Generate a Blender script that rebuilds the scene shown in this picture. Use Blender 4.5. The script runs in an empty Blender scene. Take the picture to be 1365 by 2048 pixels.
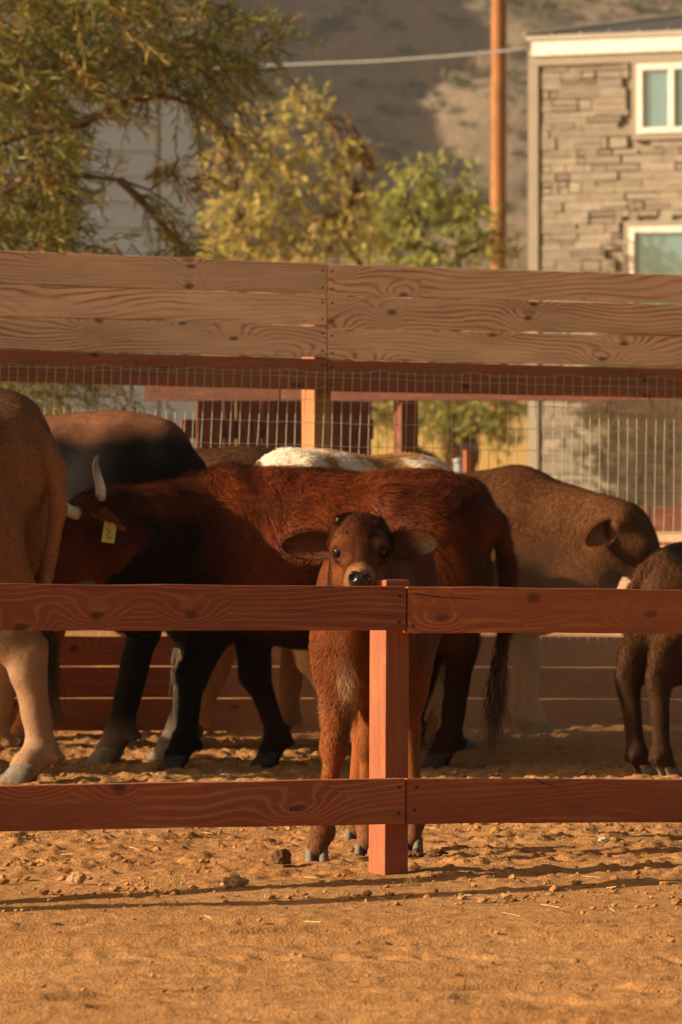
import bpy, bmesh, math, random
import numpy as np
from mathutils import Vector, Matrix
R = math.radians
random.seed(7)
rng = np.random.default_rng(11)
scene = bpy.context.scene
COL = scene.collection

# ------------------------------------------------------------------ camera
F = 9750.0            # focal length in pixels of the 1365 x 2048 photograph
CX, HY, H = 682.5, 920.0, 1.274
cd = bpy.data.cameras.new('camera'); cam = bpy.data.objects.new('camera', cd); COL.objects.link(cam)
cam.location = (0, 0, H); cam.rotation_euler = (R(90), 0, 0)
cd.sensor_fit = 'VERTICAL'; cd.sensor_height = 36; cd.sensor_width = 24
cd.lens = F / 2048 * 36
cd.shift_y = -(1024 - HY) / 2048
cd.clip_start = 0.5; cd.clip_end = 4000
cd.dof.use_dof = True; cd.dof.focus_distance = 15.2; cd.dof.aperture_fstop = 7.8
scene.camera = cam
# ------------------------------------------------------------------ light
SUN_E, SUN_B = 23.5, -11.0      # elevation; how far behind (+) or before (-) the left-hand side the sun stands
S = Vector((-math.cos(R(SUN_E)) * math.cos(R(SUN_B)), math.cos(R(SUN_E)) * math.sin(R(SUN_B)), math.sin(R(SUN_E))))
w = bpy.data.worlds.new('World'); scene.world = w; w.use_nodes = True
wn = w.node_tree.nodes; wl = w.node_tree.links
sky = wn.new('ShaderNodeTexSky'); sky.sky_type = 'NISHITA'; sky.sun_disc = False
sky.sun_elevation = R(SUN_E); sky.sun_rotation = math.atan2(S.x, S.y)
sky.dust_density = 3.0; sky.air_density = 1.0
warm = wn.new('ShaderNodeMix'); warm.data_type = 'RGBA'; warm.blend_type = 'MULTIPLY'; warm.inputs[0].default_value = 1.0
warm.inputs[7].default_value = (1.0, .77, .50, 1)      # the photograph's warm white balance
wl.new(sky.outputs[0], warm.inputs[6]); wl.new(warm.outputs[2], wn['Background'].inputs[0]); wn['Background'].inputs[1].default_value = 0.072
sd = bpy.data.lights.new('sun', 'SUN'); sd.energy = 5.0; sd.angle = R(0.5); sd.color = (1.0, 0.82, 0.58)
so = bpy.data.objects.new('sun', sd); COL.objects.link(so)
so.rotation_euler = (-S).to_track_quat('-Z', 'Y').to_euler(); so.location = (-20, 10, 30)
vs = scene.view_settings
vs.view_transform = 'Standard'; vs.look = 'None'; vs.exposure = 0.93; vs.gamma = 1.0
scene.render.engine = 'CYCLES'
cy = scene.cycles
cy.use_denoising = True
cy.max_bounces = 6; cy.diffuse_bounces = 3; cy.glossy_bounces = 3; cy.transmission_bounces = 4
cy.transparent_max_bounces = 8; cy.volume_bounces = 1; cy.volume_step_rate = 2.0
cy.sample_clamp_indirect = 5.0

# ------------------------------------------------------------------ helpers
def P(px, py, d):
    return Vector(((px - CX) / F * d, d, H - (py - HY) / F * d))
def G(px, py):
    d = H * F / (py - HY)
    return ((px - CX) / F * d, d)

def tag(o, label=None, cat=None, group=None, kind=None):
    if label: o['label'] = label
    if cat: o['category'] = cat
    if group: o['group'] = group
    if kind: o['kind'] = kind
    return o
def empty(name, loc, label=None, cat=None, group=None, rz=0.0):
    o = bpy.data.objects.new(name, None); COL.objects.link(o)
    o.location = loc; o.rotation_euler = (0, 0, rz); o.empty_display_size = .1
    return tag(o, label, cat, group)
def mesh_obj(name, verts, faces, mat, parent=None, smooth=False, cols=None, loc=None, rot=None, mats=None, midx=None):
    """verts (n,3); faces: list of lists, or an int array (n,k)"""
    me = bpy.data.meshes.new(name)
    verts = np.asarray(verts, dtype=np.float32)
    if isinstance(faces, np.ndarray):
        k = faces.shape[1]; nf = len(faces)
        me.vertices.add(len(verts)); me.vertices.foreach_set('co', verts.ravel())
        me.loops.add(nf * k); me.loops.foreach_set('vertex_index', faces.astype(np.int32).ravel())
        me.polygons.add(nf); me.polygons.foreach_set('loop_start', np.arange(0, nf * k, k, dtype=np.int32))
        me.update(calc_edges=True)
    else:
        me.from_pydata([tuple(v) for v in verts], [], [list(f) for f in faces]); me.update()
    me.polygons.foreach_set('use_smooth', np.full(len(me.polygons), smooth, dtype=bool))
    if cols is not None:
        a = me.attributes.new('Col', 'FLOAT_COLOR', 'POINT')
        c = np.ones((len(verts), 4), dtype=np.float32); c[:, :3] = cols
        a.data.foreach_set('color', c.ravel())
    for m in (mats or [mat]): me.materials.append(m)
    if midx is not None: me.polygons.foreach_set('material_index', np.asarray(midx, dtype=np.int32))
    me.validate(); me.update()
    o = bpy.data.objects.new(name, me); COL.objects.link(o)
    if loc is not None: o.location = loc
    if rot is not None: o.rotation_euler = rot
    if parent: o.parent = parent
    return o

class MB:
    """collects simple pieces into one mesh"""
    def __init__(s): s.v = []; s.f = []; s.c = []
    def add(s, v, f, c=None):
        n = len(s.v); s.v += [tuple(x) for x in v]; s.f += [[i + n for i in q] for q in f]
        s.c += [c or (1, 1, 1)] * len(v)
    def box(s, x0, x1, y0, y1, z0, z1, M=None, c=None):
        v = [Vector(p) for p in ((x0,y0,z0),(x1,y0,z0),(x1,y1,z0),(x0,y1,z0),(x0,y0,z1),(x1,y0,z1),(x1,y1,z1),(x0,y1,z1))]
        if M is not None: v = [M @ p for p in v]
        s.add(v, [(0,3,2,1),(4,5,6,7),(0,1,5,4),(1,2,6,5),(2,3,7,6),(3,0,4,7)], c)
    def tube(s, pts, rads, n=8, cap=True, c=None):
        pts = [Vector(p) for p in pts]
        if not hasattr(rads, '__len__'): rads = [rads] * len(pts)
        v = []; f = []
        for i, p in enumerate(pts):
            t = (pts[min(i + 1, len(pts) - 1)] - pts[max(i - 1, 0)]).normalized()
            a = t.orthogonal().normalized() if i == 0 else (a0 - t * a0.dot(t)).normalized()
            a0 = a; b = t.cross(a)
            for k in range(n):
                q = 2 * math.pi * k / n
                v.append(p + (a * math.cos(q) + b * math.sin(q)) * rads[i])
        for i in range(len(pts) - 1):
            for k in range(n):
                f.append((i*n+k, i*n+(k+1) % n, (i+1)*n+(k+1) % n, (i+1)*n+k))
        if cap:
            f.append(tuple(range(n))[::-1]); f.append(tuple((len(pts)-1)*n + k for k in range(n)))
        s.add(v, f, c)
    def build(s, name, mat, parent=None, smooth=False, cols=False, **kw):
        return mesh_obj(name, s.v, s.f, mat, parent, smooth, cols=np.array(s.c) if cols else None, **kw)

def bevel(o, w=.004, seg=2):
    m = o.modifiers.new('bevel', 'BEVEL'); m.width = w; m.segments = seg; m.limit_method = 'ANGLE'
    return o

# value noise -------------------------------------------------------
def _h(ix, iy, iz):
    n = (ix.astype(np.int64) * 374761393 + iy.astype(np.int64) * 668265263 + iz.astype(np.int64) * 2147483647 * 3 + 144665) & 0x7fffffff
    n = (n ^ (n >> 13)) * 1274126177 & 0x7fffffff
    n = (n ^ (n >> 16)) & 0xffff
    return n / 65535.0
def vnoise(p):
    p = np.asarray(p, dtype=np.float64)
    i = np.floor(p).astype(np.int64); f = p - i; f = f * f * (3 - 2 * f)
    x, y, z = i[..., 0], i[..., 1], i[..., 2]; fx, fy, fz = f[..., 0], f[..., 1], f[..., 2]
    def L(a, b, t): return a + (b - a) * t
    return L(L(L(_h(x,y,z), _h(x+1,y,z), fx), L(_h(x,y+1,z), _h(x+1,y+1,z), fx), fy),
             L(L(_h(x,y,z+1), _h(x+1,y,z+1), fx), L(_h(x,y+1,z+1), _h(x+1,y+1,z+1), fx), fy), fz) * 2 - 1
def fbm(p, oct=3):
    p = np.asarray(p, dtype=np.float64); r = 0; a = 1.0
    for k in range(oct): r = r + a * vnoise(p * 2 ** k + 17.3 * k); a *= .5
    return r
def sstep(a, b, x):
    t = np.clip((x - a) / (b - a), 0, 1); return t * t * (3 - 2 * t)

# ------------------------------------------------------------------ materials
class NT:
    def __init__(s, name):
        s.m = bpy.data.materials.new(name); s.m.use_nodes = True; s.t = s.m.node_tree
        s.b = s.t.nodes['Principled BSDF']; s.out = s.t.nodes['Material Output']
    def n(s, typ, ins=None, **props):
        x = s.t.nodes.new('ShaderNode' + typ)
        for k, v in props.items(): setattr(x, k, v)
        for k, v in (ins or {}).items(): s.set(x.inputs[k], v)
        return x
    def set(s, sock, v):
        if isinstance(v, bpy.types.NodeSocket): s.t.links.new(v, sock)
        elif isinstance(v, bpy.types.Node): s.t.links.new(v.outputs[0], sock)
        else: sock.default_value = v
    def math(s, op, a, b=0.0, c=0.0):
        x = s.n('Math', {0: a, 1: b, 2: c}, operation=op); return x.outputs[0]
    def vm(s, op, a, b=(0, 0, 0)):
        x = s.n('VectorMath', {0: a, 1: b}, operation=op); return x.outputs[0]
    def mix(s, f, a, b, mode='MIX'):
        x = s.n('Mix', data_type='RGBA', blend_type=mode)
        s.set(x.inputs[0], f); s.set(x.inputs[6], a); s.set(x.inputs[7], b); return x.outputs[2]
    def ramp(s, f, stops):
        x = s.n('ValToRGB', {0: f}); e = x.color_ramp.elements
        while len(e) > 1: e.remove(e[-1])
        e[0].position = stops[0][0]; e[0].color = stops[0][1] if hasattr(stops[0][1], '__len__') else (stops[0][1],) * 3 + (1,)
        for p, c in stops[1:]:
            q = e.new(p); q.color = c if hasattr(c, '__len__') else (c,) * 3 + (1,)
        return x.outputs[0]
    def noise(s, vec, scale, detail=3, rough=.55, dist=0.0):
        return s.n('TexNoise', {'Vector': vec, 'Scale': scale, 'Detail': detail, 'Roughness': rough, 'Distortion': dist}).outputs[0]
    def P(s, **kw):
        for k, v in kw.items(): s.set(s.b.inputs[k.replace('_', ' ')], v)
    def bump(s, h, strength=.3, dist=.01):
        s.set(s.b.inputs['Normal'], s.n('Bump', {'Height': h, 'Strength': strength, 'Distance': dist}).outputs[0])
def rgba(c): return (c[0], c[1], c[2], 1)

def wood(name, light, dark, knot, ring=.75, rough=.6, freq=60.0, wear=0.25, wearcol=None, spec=.3):
    t = NT(name)
    obj = t.n('TexCoord').outputs['Object']
    r = t.n('ObjectInfo').outputs['Random']
    off = t.n('CombineXYZ', {0: t.math('MULTIPLY', r, 371.0), 1: t.math('MULTIPLY', r, 91.0), 2: t.math('MULTIPLY', r, 53.0)}).outputs[0]
    q = t.vm('ADD', obj, off)
    def sc(x, y, z): return t.vm('MULTIPLY', q, (x, y, z))
    sep = t.n('SeparateXYZ', {0: q})
    zz = t.math('ADD', sep.outputs[2], t.math('MULTIPLY', sep.outputs[1], .8))
    wob = t.noise(sc(3, 3, 8), 1.0, 2, .5)
    vvec = t.n('CombineXYZ', {0: t.math('MULTIPLY', sep.outputs[0], 3.0), 1: t.math('ADD', t.math('MULTIPLY', zz, 6.2), t.math('MULTIPLY', wob, .35)), 2: 0.0}).outputs[0]
    vor = t.n('TexVoronoi', {'Vector': vvec, 'Scale': 1.0, 'Randomness': 1.0}, voronoi_dimensions='2D')
    dist = vor.outputs['Distance']
    gate = t.math('GREATER_THAN', t.n('SeparateColor', {0: vor.outputs['Color']}).outputs[0], .60)
    bul = t.math('MULTIPLY', t.math('EXPONENT', t.math('MULTIPLY', t.math('POWER', t.math('MULTIPLY', dist, 3.0), 2.0), -1.0)), gate)
    n1 = t.noise(sc(.9, 1, 3.2), 1.0, 2, .45)
    n2 = t.noise(sc(7, 7, 45), 1.0, 3, .5)
    f = t.math('MULTIPLY', zz, freq)
    f = t.math('ADD', f, t.math('MULTIPLY', n1, 78.0))
    f = t.math('ADD', f, t.math('MULTIPLY', bul, 26.0))
    f = t.math('ADD', f, t.math('MULTIPLY', n2, 2.6))
    sn = t.math('MULTIPLY_ADD', t.math('SINE', f), .5, .5)
    rings = t.ramp(sn, [(0, 0.0), (.55, .06), (.86, .65), (1, 1.0)])
    amt = t.math('MULTIPLY', rings, t.math('MULTIPLY_ADD', t.ramp(t.noise(sc(1.5, 2, 11), 1.0, 3), [(.36, .0), (.62, 1.0)]), .95 * ring, ring * .08))
    col = t.mix(amt, rgba(light), rgba(dark))
    streak = t.noise(sc(5, 60, 260), 1.0, 2)
    col = t.mix(1.0, col, t.ramp(streak, [(.25, .82), (.75, 1.14)]), 'MULTIPLY')
    blot = t.noise(sc(2.0, 3, 7), 1.0, 4, .6)
    col = t.mix(1.0, col, t.ramp(blot, [(.3, .84), (.7, 1.12)]), 'MULTIPLY')
    if wearcol:
        dm = t.math('MULTIPLY', t.ramp(t.noise(sc(3.5, 4, 9), 1.0, 5, .7), [(.50, 0.0), (.72, .55)]), wear)
        col = t.mix(dm, col, (.36, .19, .085, 1))
        wm = t.math('MULTIPLY', t.ramp(t.noise(sc(9, 20, 70), 1.0, 5, .7), [(.56, 0.0), (.7, 1.0)]), wear)
        col = t.mix(wm, col, rgba(wearcol))
    km = t.math('MULTIPLY', t.ramp(dist, [(0.030, 1.0), (.055, .8), (.09, 0.0)]), gate)
    col = t.mix(t.math('MULTIPLY', km, .8), col, rgba(knot))
    # drying cracks
    ck = t.noise(sc(1.6, 2, 60), 1.0, 2, .4)
    ckm = t.math('MULTIPLY', t.ramp(ck, [(.495, 0.0), (.5, 1.0), (.505, 0.0)]), t.ramp(t.noise(sc(1.3, 1, 6), 1.0, 1), [(.55, 0.0), (.62, .6)]))
    col = t.mix(ckm, col, rgba([c * .25 for c in knot]))
    rt = t.n('HueSaturation', {'Value': t.math('MULTIPLY_ADD', r, .3, .85), 'Color': col}).outputs[0]
    t.P(Base_Color=rt, Roughness=rough, Specular_IOR_Level=spec)
    h = t.math('SUBTRACT', t.math('MULTIPLY', streak, .6), t.math('ADD', t.math('MULTIPLY', rings, .25), t.math('MULTIPLY', ckm, 1.5)))
    t.bump(h, .35, .004)
    return t.m

def plain(name, c, rough=.6, spec=.3, var=.12, scale=8.0, metal=0.0, bump=0.0, coat=0.0):
    t = NT(name); o = t.n('TexCoord').outputs['Object']
    n = t.noise(o, scale, 4)
    col = t.mix(1.0, rgba(c), t.ramp(n, [(.3, 1 - var), (.7, 1 + var)]), 'MULTIPLY')
    t.P(Base_Color=col, Roughness=rough, Specular_IOR_Level=spec, Metallic=metal, Coat_Weight=coat)
    if bump: t.bump(n, bump, .01)
    return t.m
def attr_mat(name, rough=.6, spec=.25, noise_amt=.0, scale=(1, 1, 1), bump=0.0, transl=0.0, sheen=0.0):
    t = NT(name); a = t.n('Attribute', attribute_name='Col').outputs['Color']; col = a
    if noise_amt:
        n = t.noise(t.vm('MULTIPLY', t.n('TexCoord').outputs['Object'], scale), 1.0, 3)
        col = t.mix(1.0, a, t.ramp(n, [(.25, 1 - noise_amt), (.75, 1 + noise_amt)]), 'MULTIPLY')
        if bump: t.bump(n, bump, .004)
    t.P(Base_Color=col, Roughness=rough, Specular_IOR_Level=spec, Sheen_Weight=sheen)
    if transl:
        tr = t.n('BsdfTranslucent', {'Color': col}); mx = t.n('MixShader', {0: transl, 1: t.b.outputs[0], 2: tr.outputs[0]})
        t.t.links.new(mx.outputs[0], t.out.inputs['Surface'])
    return t.m

M = {}
M['red_wood'] = wood('red stained timber', (.27, .068, .027), (.50, .175, .068), (.06, .016, .009), ring=.62, rough=.55, wear=.35, wearcol=(.50, .17, .065), freq=300)
M['red_wood_warm'] = wood('worn red stained timber', (.29, .078, .028), (.52, .18, .055), (.09, .026, .012), ring=.75, rough=.5, wear=.3, wearcol=(.50, .19, .07), freq=210)
M['red_post'] = wood('red stained post timber', (.27, .078, .028), (.19, .050, .019), (.12, .03, .015), ring=.5, rough=.6, wear=.25, wearcol=(.5, .18, .08), freq=260)
M['dull_red_wood'] = wood('dull red stained boards', (.42, .135, .060), (.24, .070, .032), (.05, .015, .01), ring=.6, rough=.65, wear=.3, wearcol=(.36, .15, .07), freq=260)
M['dark_red_wood'] = wood('dark red stained rails', (.125, .038, .020), (.08, .024, .013), (.05, .015, .01), ring=.5, rough=.65, wear=.4, wearcol=(.34, .17, .10), freq=260)
M['raw_wood'] = wood('unpainted pine boards', (.95, .62, .39), (.50, .16, .052), (.11, .035, .016), ring=.95, rough=.6, wear=.0, freq=270)
M['orange_wood'] = wood('orange stained post', (.50, .20, .055), (.38, .13, .03), (.2, .06, .02), ring=.6, rough=.6, freq=250)
M['screw'] = plain('dark screw heads', (.03, .02, .018), .5)
M['wire'] = plain('galvanised wire', (.50, .46, .38), .45, .5, .2, 3.0)
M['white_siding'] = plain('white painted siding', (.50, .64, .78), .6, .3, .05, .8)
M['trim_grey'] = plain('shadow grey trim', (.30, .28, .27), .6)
M['fascia'] = plain('white painted fascia', (.70, .65, .58), .5)
M['beige'] = plain('beige painted trim', (.26, .215, .16), .6, .3, .08, 3)
M['roof'] = plain('dark grey roof metal', (.05, .045, .045), .75, .5, .1, 1)
M['roof_edge'] = plain('pale roof flashing', (.40, .37, .31), .35, .5, .1, 2, metal=.4)
M['pole'] = plain('brown utility pole timber', (.30, .13, .045), .75, .2, .3, 2.0, bump=.3)
M['cable'] = plain('grey twisted cable', (.24, .24, .23), .6)
M['horn'] = attr_mat('horn', .3, .5, .15, (20, 20, 60))
M['hoof'] = plain('hoof', (.15, .12, .095), .8, .15, .4, 30, bump=.3)
M['hoof_dark'] = plain('dark hoof', (.035, .03, .026), .8, .15, .3, 30, bump=.2)
M['eye'] = plain('wet black eye', (.010, .006, .004), .14, .35, .0)
M['nose'] = plain('wet black nose', (.012, .009, .009), .22, .6, .2, 90, bump=.4)
M['tag'] = plain('yellow green ear tag', (.50, .58, .14), .4)
M['hide'] = attr_mat('hide', .8, .03, .16, (60, 60, 60), .3)
M['coat'] = attr_mat('coat hair', .5, .05, transl=.12)
M['leaf'] = attr_mat('leaves', .5, .25, transl=.45)
M['bark'] = plain('bark', (.16, .09, .05), .85, .1, .4, 9, bump=.6)
M['dung'] = plain('dry dung', (.10, .045, .02), .9, .1, .5, 40, bump=.8)
M['stone'] = plain('pale brown stone', (.36, .21, .11), .85, .1, .3, 25, bump=.6)
M['grass'] = attr_mat('dry grass', .6, .2, transl=.3)
M['metal_post'] = plain('grey metal post', (.30, .31, .31), .45, .5, .1, 5, metal=.3)

def dirt():
    t = NT('orange dirt'); o = t.n('TexCoord').outputs['Object']
    n1 = t.noise(o, 1.1, 5, .6); n2 = t.noise(o, 14, 5, .65); n3 = t.noise(o, 120, 3, .6)
    col = t.mix(t.ramp(n1, [(.35, 0.0), (.65, 1.0)]), (.305, .143, .049, 1), (.37, .185, .069, 1))
    col = t.mix(1.0, col, t.ramp(n2, [(.3, .72), (.5, 1.0), (.72, 1.18)]), 'MULTIPLY')
    col = t.mix(1.0, col, t.ramp(n3, [(.3, .70), (.5, 1.0), (.75, 1.3)]), 'MULTIPLY')
    t.P(Base_Color=col, Roughness=.95, Specular_IOR_Level=.1)
    h = t.math('ADD', t.math('MULTIPLY', n2, .7), t.math('MULTIPLY', n3, .35))
    t.bump(h, .7, .02)
    # beyond the pen the ground carries dry golden grass
    sep = t.n('SeparateXYZ', {0: o}); far = t.ramp(t.math('DIVIDE', sep.outputs[1], 100.0), [(.40, 0.0), (.50, 1.0)])
    gold = t.mix(t.noise(t.vm('MULTIPLY', o, (1, .25, 1)), 3.0, 5, .7), (.42, .235, .07, 1), (.56, .36, .12, 1))
    brown = t.ramp(t.math('DIVIDE', sep.outputs[1], 200.0), [(.40, 0.0), (.5, 1.0)])
    gold = t.mix(brown, gold, (.27, .185, .11, 1))
    t.set(t.b.inputs['Base Color'], t.mix(far, col, gold))
    return t.m
M['dirt'] = dirt()
def hillmat():
    t = NT('desert hillside'); o = t.n('TexCoord').outputs['Object']
    n1 = t.noise(o, .09, 4, .6); n2 = t.noise(o, .5, 5, .65); n3 = t.noise(o, 2.2, 3, .6)
    col = t.mix(t.ramp(n1, [(.35, 0.0), (.65, 1.0)]), (.245, .172, .122, 1), (.19, .145, .095, 1))
    col = t.mix(t.ramp(n2, [(.52, 0.0), (.66, .75)]), col, (.135, .115, .055, 1))
    col = t.mix(1.0, col, t.ramp(n3, [(.3, .75), (.7, 1.2)]), 'MULTIPLY')
    t.P(Base_Color=col, Roughness=.95, Specular_IOR_Level=.05); t.bump(n2, .8, .6)
    return t.m
M['hill'] = hillmat()
def stonemat():
    t = NT('stone cladding'); a = t.n('Attribute', attribute_name='Col').outputs['Color']
    o = t.n('TexCoord').outputs['Object']
    n = t.noise(t.vm('MULTIPLY', o, (5, 5, 22)), 1.0, 4, .6); n2 = t.noise(o, 1.3, 3)
    col = t.mix(1.0, a, t.ramp(n, [(.3, .78), (.7, 1.15)]), 'MULTIPLY')
    col = t.mix(1.0, col, t.ramp(n2, [(.3, .9), (.7, 1.08)]), 'MULTIPLY')
    t.P(Base_Color=col, Roughness=.9, Specular_IOR_Level=.1); t.bump(n, .5, .02)
    return t.m
M['cladding'] = stonemat()
def glassmat():
    t = NT('window glass')
    t.P(Base_Color=(.22, .36, .44, 1), Roughness=.04, Metallic=.6, Specular_IOR_Level=.8)
    o = t.n('TexCoord').outputs['Object']; t.bump(t.noise(o, .8, 2), .05, .1)
    return t.m
M['glass'] = glassmat()
def graveled(name, c):
    return plain(name, c, .9, .1, .2, 2.5, bump=.3)
M['tan_wall'] = graveled('tan stucco', (.52, .33, .22))

# ------------------------------------------------------------------ ground
def ground_z(x, y):
    z = np.zeros_like(y)
    z = z + .48 * sstep(26, 66, y) + np.clip(y - 64, 0, 45) * .07 + np.maximum(0, y - 109) * .042
    return z
def build_ground():
    def axis(lo, a, b, hi, st):
        fine = np.arange(a, b, st)
        def grow(s, e, d):
            r = []; p = s; k = st
            while (e - p) * d > 0: k = min(k * 1.16, 25.0); p += d * k; r.append(p)
            return r
        return np.array(grow(a, lo, -1)[::-1] + list(fine) + grow(b, hi, 1))
    xs = axis(-200, -1.9, 1.9, 200, .0105); ys = axis(-40, 10.4, 23.6, 600, .0105)
    X, Y = np.meshgrid(xs, ys); Z = ground_z(X, Y)
    near = sstep(8, 10.5, Y) * (1 - sstep(24, 27, Y)) * (1 - sstep(2.0, 3.2, np.abs(X)))
    churn = .10 + .75 * sstep(14.2, 15.4, Y + .1 * X) + .15 * sstep(15, 17, Y)
    def n2(fx, fy, o, oct=2): return fbm(np.stack([X * fx + o, Y * fy + o * 1.7, np.full_like(X, o)], -1), oct)
    lump = n2(7, 9, 3.1, 3); fine_ = n2(26, 30, 9.2, 2); big = n2(1.2, 1.5, 5.5, 2)
    prints = -np.clip(n2(3.6, 4.2, 12.0, 1) - .35, 0, 1)
    cl = n2(11, 14, 21.0, 3); crumb = sstep(.12, .34, cl); cl2 = n2(27, 33, 51.0, 2); crumb2 = sstep(.25, .5, cl2)
    dz = churn * (.007 * lump + .030 * sstep(.25, .6, prints + .25) * -1 * (prints < -.02) + .008 * crumb + .007 * crumb2 * (.3 + crumb)) + .003 * fine_ * (.3 + .7 * churn) + (.003 + .007 * churn) * big + .0025 * (1 - churn) * crumb2
    # wheel ruts in the lane before the fence
    lane = 1 - sstep(13.2, 14.0, Y + .1 * X)
    rut = n2(.30, 8.0, 31.0, 2) * .018 + n2(1.3, 24, 41, 2) * .008 - .014 * sstep(.35, .6, n2(2.2, 9, 71, 2))
    tread = np.zeros_like(Y)
    for yc, sl in ((13.32, .02), (11.62, -.03), (12.45, .015)):
        b = np.exp(-((Y - yc - sl * X) / .05) ** 2)
        tread += b * sstep(-.2, .5, n2(1.3, 1.0, 60 + yc, 2)) * (-.007 + .009 * np.sin((X + .4 * (Y - yc)) * 48 + 2.5 * lump))
    Z = Z + near * (dz + lane * (rut + tread))
    nx, ny = len(xs), len(ys)
    idx = np.arange(nx * ny).reshape(ny, nx)
    q = np.stack([idx[:-1, :-1], idx[:-1, 1:], idx[1:, 1:], idx[1:, :-1]], -1).reshape(-1, 4)
    o = mesh_obj('ground', np.stack([X, Y, Z], -1).reshape(-1, 3), q, M['dirt'], smooth=True)
    tag(o, kind='structure')
build_ground()

def blob(rad, seed, sub=2, rough=.35, squash=(1, 1, 1)):
    bm = bmesh.new(); bmesh.ops.create_icosphere(bm, subdivisions=sub, radius=1.0)
    v = np.array([p.co[:] for p in bm.verts]); f = [[q.index for q in g.verts] for g in bm.faces]; bm.free()
    n = fbm(v * 1.7 + seed * 7.1, 3); v = v * (1 + rough * n)[:, None] * rad * np.array(squash)
    return v, f

def clods():
    mb = MB()
    for i in range(9500):
        y = random.uniform(11, 23); x = random.uniform(-.08, .08) * y
        if random.random() > .25 + 1.1 * max(0, float(fbm(np.array([x * 1.7, y * 2.2, 3.0]), 2))): continue
        r = random.choice((.003, .0035, .004, .004, .005, .005, .006, .008, .012)) * random.uniform(.6, 1.2)
        if y + .25 * x < 14.0:
            r *= .6
            if random.random() < .55: continue
        v, f = blob(r, i * .37, 1, .5, (1.3, 1.2, .75))
        mb.add(v + np.array([x, y, r * .3 + .004]), f)
    tag(mb.build('dirt_clods', M['dirt']), 'small crumbs of orange dirt scattered over the pen floor', 'dirt clods', kind='stuff')
    mb = MB()
    for i in range(70):
        y = random.uniform(13, 18); x = random.uniform(-.075, .075) * y; a = random.uniform(0, 6.3); L = random.uniform(.02, .07)
        d = Vector((math.cos(a), math.sin(a), random.uniform(-.1, .2))) * L
        mb.tube([Vector((x, y, .014)), Vector((x, y, .018)) + d], .0011, 4)
    tag(mb.build('straw_bits', plain('straw', (.55, .38, .17))), 'bits of pale straw lying about on the dirt', 'straw', kind='stuff')
clods()

# hillside ----------------------------------------------------------
HILL_Y0 = 480.0
def hill_z(X, Y):
    base = -12 + .052 * HILL_Y0 + (Y - HILL_Y0) * .50 + 3.0 * fbm(np.stack([X * .02, Y * .02, X * 0], -1), 3)
    base = base + 10
    xc = -60 + .10 * (Y - 500)
    h = 46 * np.clip(1 - np.abs(X - xc) / 46, 0, None) + 46 * np.clip((xc - X) / 46, 0, 1) * 0
    spur = np.where(X > xc, np.clip(44 - (X - xc) * 1.02, 0, None), np.clip(44 + (X - xc) * .5, 0, None))
    n = fbm(np.stack([X * .05, Y * .05, X * 0 + 4], -1), 4)
    return base + spur * (1 + .10 * n) + 1.2 * fbm(np.stack([X * .12, Y * .12, X * 0 + 9], -1), 3)
def build_hill():
    xs = np.concatenate([np.linspace(-200, -112, 30), np.arange(-110, 61, .8), np.linspace(63, 200, 40)])
    ys = np.arange(470, 640, 1.0)
    X, Y = np.meshgrid(xs, ys); Z = hill_z(X, Y)
    nx, ny = len(xs), len(ys); idx = np.arange(nx * ny).reshape(ny, nx)
    q = np.stack([idx[:-1, :-1], idx[:-1, 1:], idx[1:, 1:], idx[1:, :-1]], -1).reshape(-1, 4)
    tag(mesh_obj('hill', np.stack([X, Y, Z], -1).reshape(-1, 3), q, M['hill'], smooth=True), kind='structure')
build_hill()

# ------------------------------------------------------------------ leaves and trees
def leaf_mesh(name, c, d, L, W, cols, mat, parent=None, up=None):
    """c base points, d unit directions, L lengths, W widths: one diamond per leaf"""
    n = len(c); r = rng.normal(size=(n, 3)); s = np.cross(d, r); s /= np.linalg.norm(s, axis=1)[:, None] + 1e-9
    nn = np.cross(s, d)
    L = L[:, None]; W = W[:, None]
    v = np.stack([c, c + d * L * .45 + s * W * .5 + nn * L * .05, c + d * L, c + d * L * .45 - s * W * .5 + nn * L * .05], 1).reshape(-1, 3)
    f = np.arange(n * 4).reshape(n, 4)
    return mesh_obj(name, v, f, mat, parent, cols=np.repeat(cols, 4, axis=0))
def unit(v): return v / (np.linalg.norm(v, axis=-1, keepdims=True) + 1e-9)

def scrub():
    n = 1100; x = rng.uniform(-70, 60, n); y = rng.uniform(484, 610, n); z = hill_z(x, y)
    r = rng.uniform(.35, 1.3, n) * np.where(rng.random(n) < .15, 1.6, 1)
    m = 26
    cc = np.repeat(np.stack([x, y, z], -1), m, 0); rr = np.repeat(r, m)
    o = unit(rng.normal(size=(n * m, 3))) * (rng.random((n * m, 1)) ** .4) * rr[:, None]; o[:, 2] = np.abs(o[:, 2]) * .8
    base = np.array([[.13, .13, .05], [.17, .15, .065], [.10, .10, .045], [.22, .17, .09]])[rng.integers(0, 4, n)]
    col = np.repeat(base, m, 0) * rng.uniform(.7, 1.3, (n * m, 1))
    o2 = leaf_mesh('desert_scrub', cc + o, unit(o + [0, 0, .4] + rng.normal(size=o.shape) * .3), rr * .7, rr * .4, col, M['leaf'])
    tag(o2, 'low olive desert bushes dotted over the far hillside', 'scrub', kind='stuff')
scrub()

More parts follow.
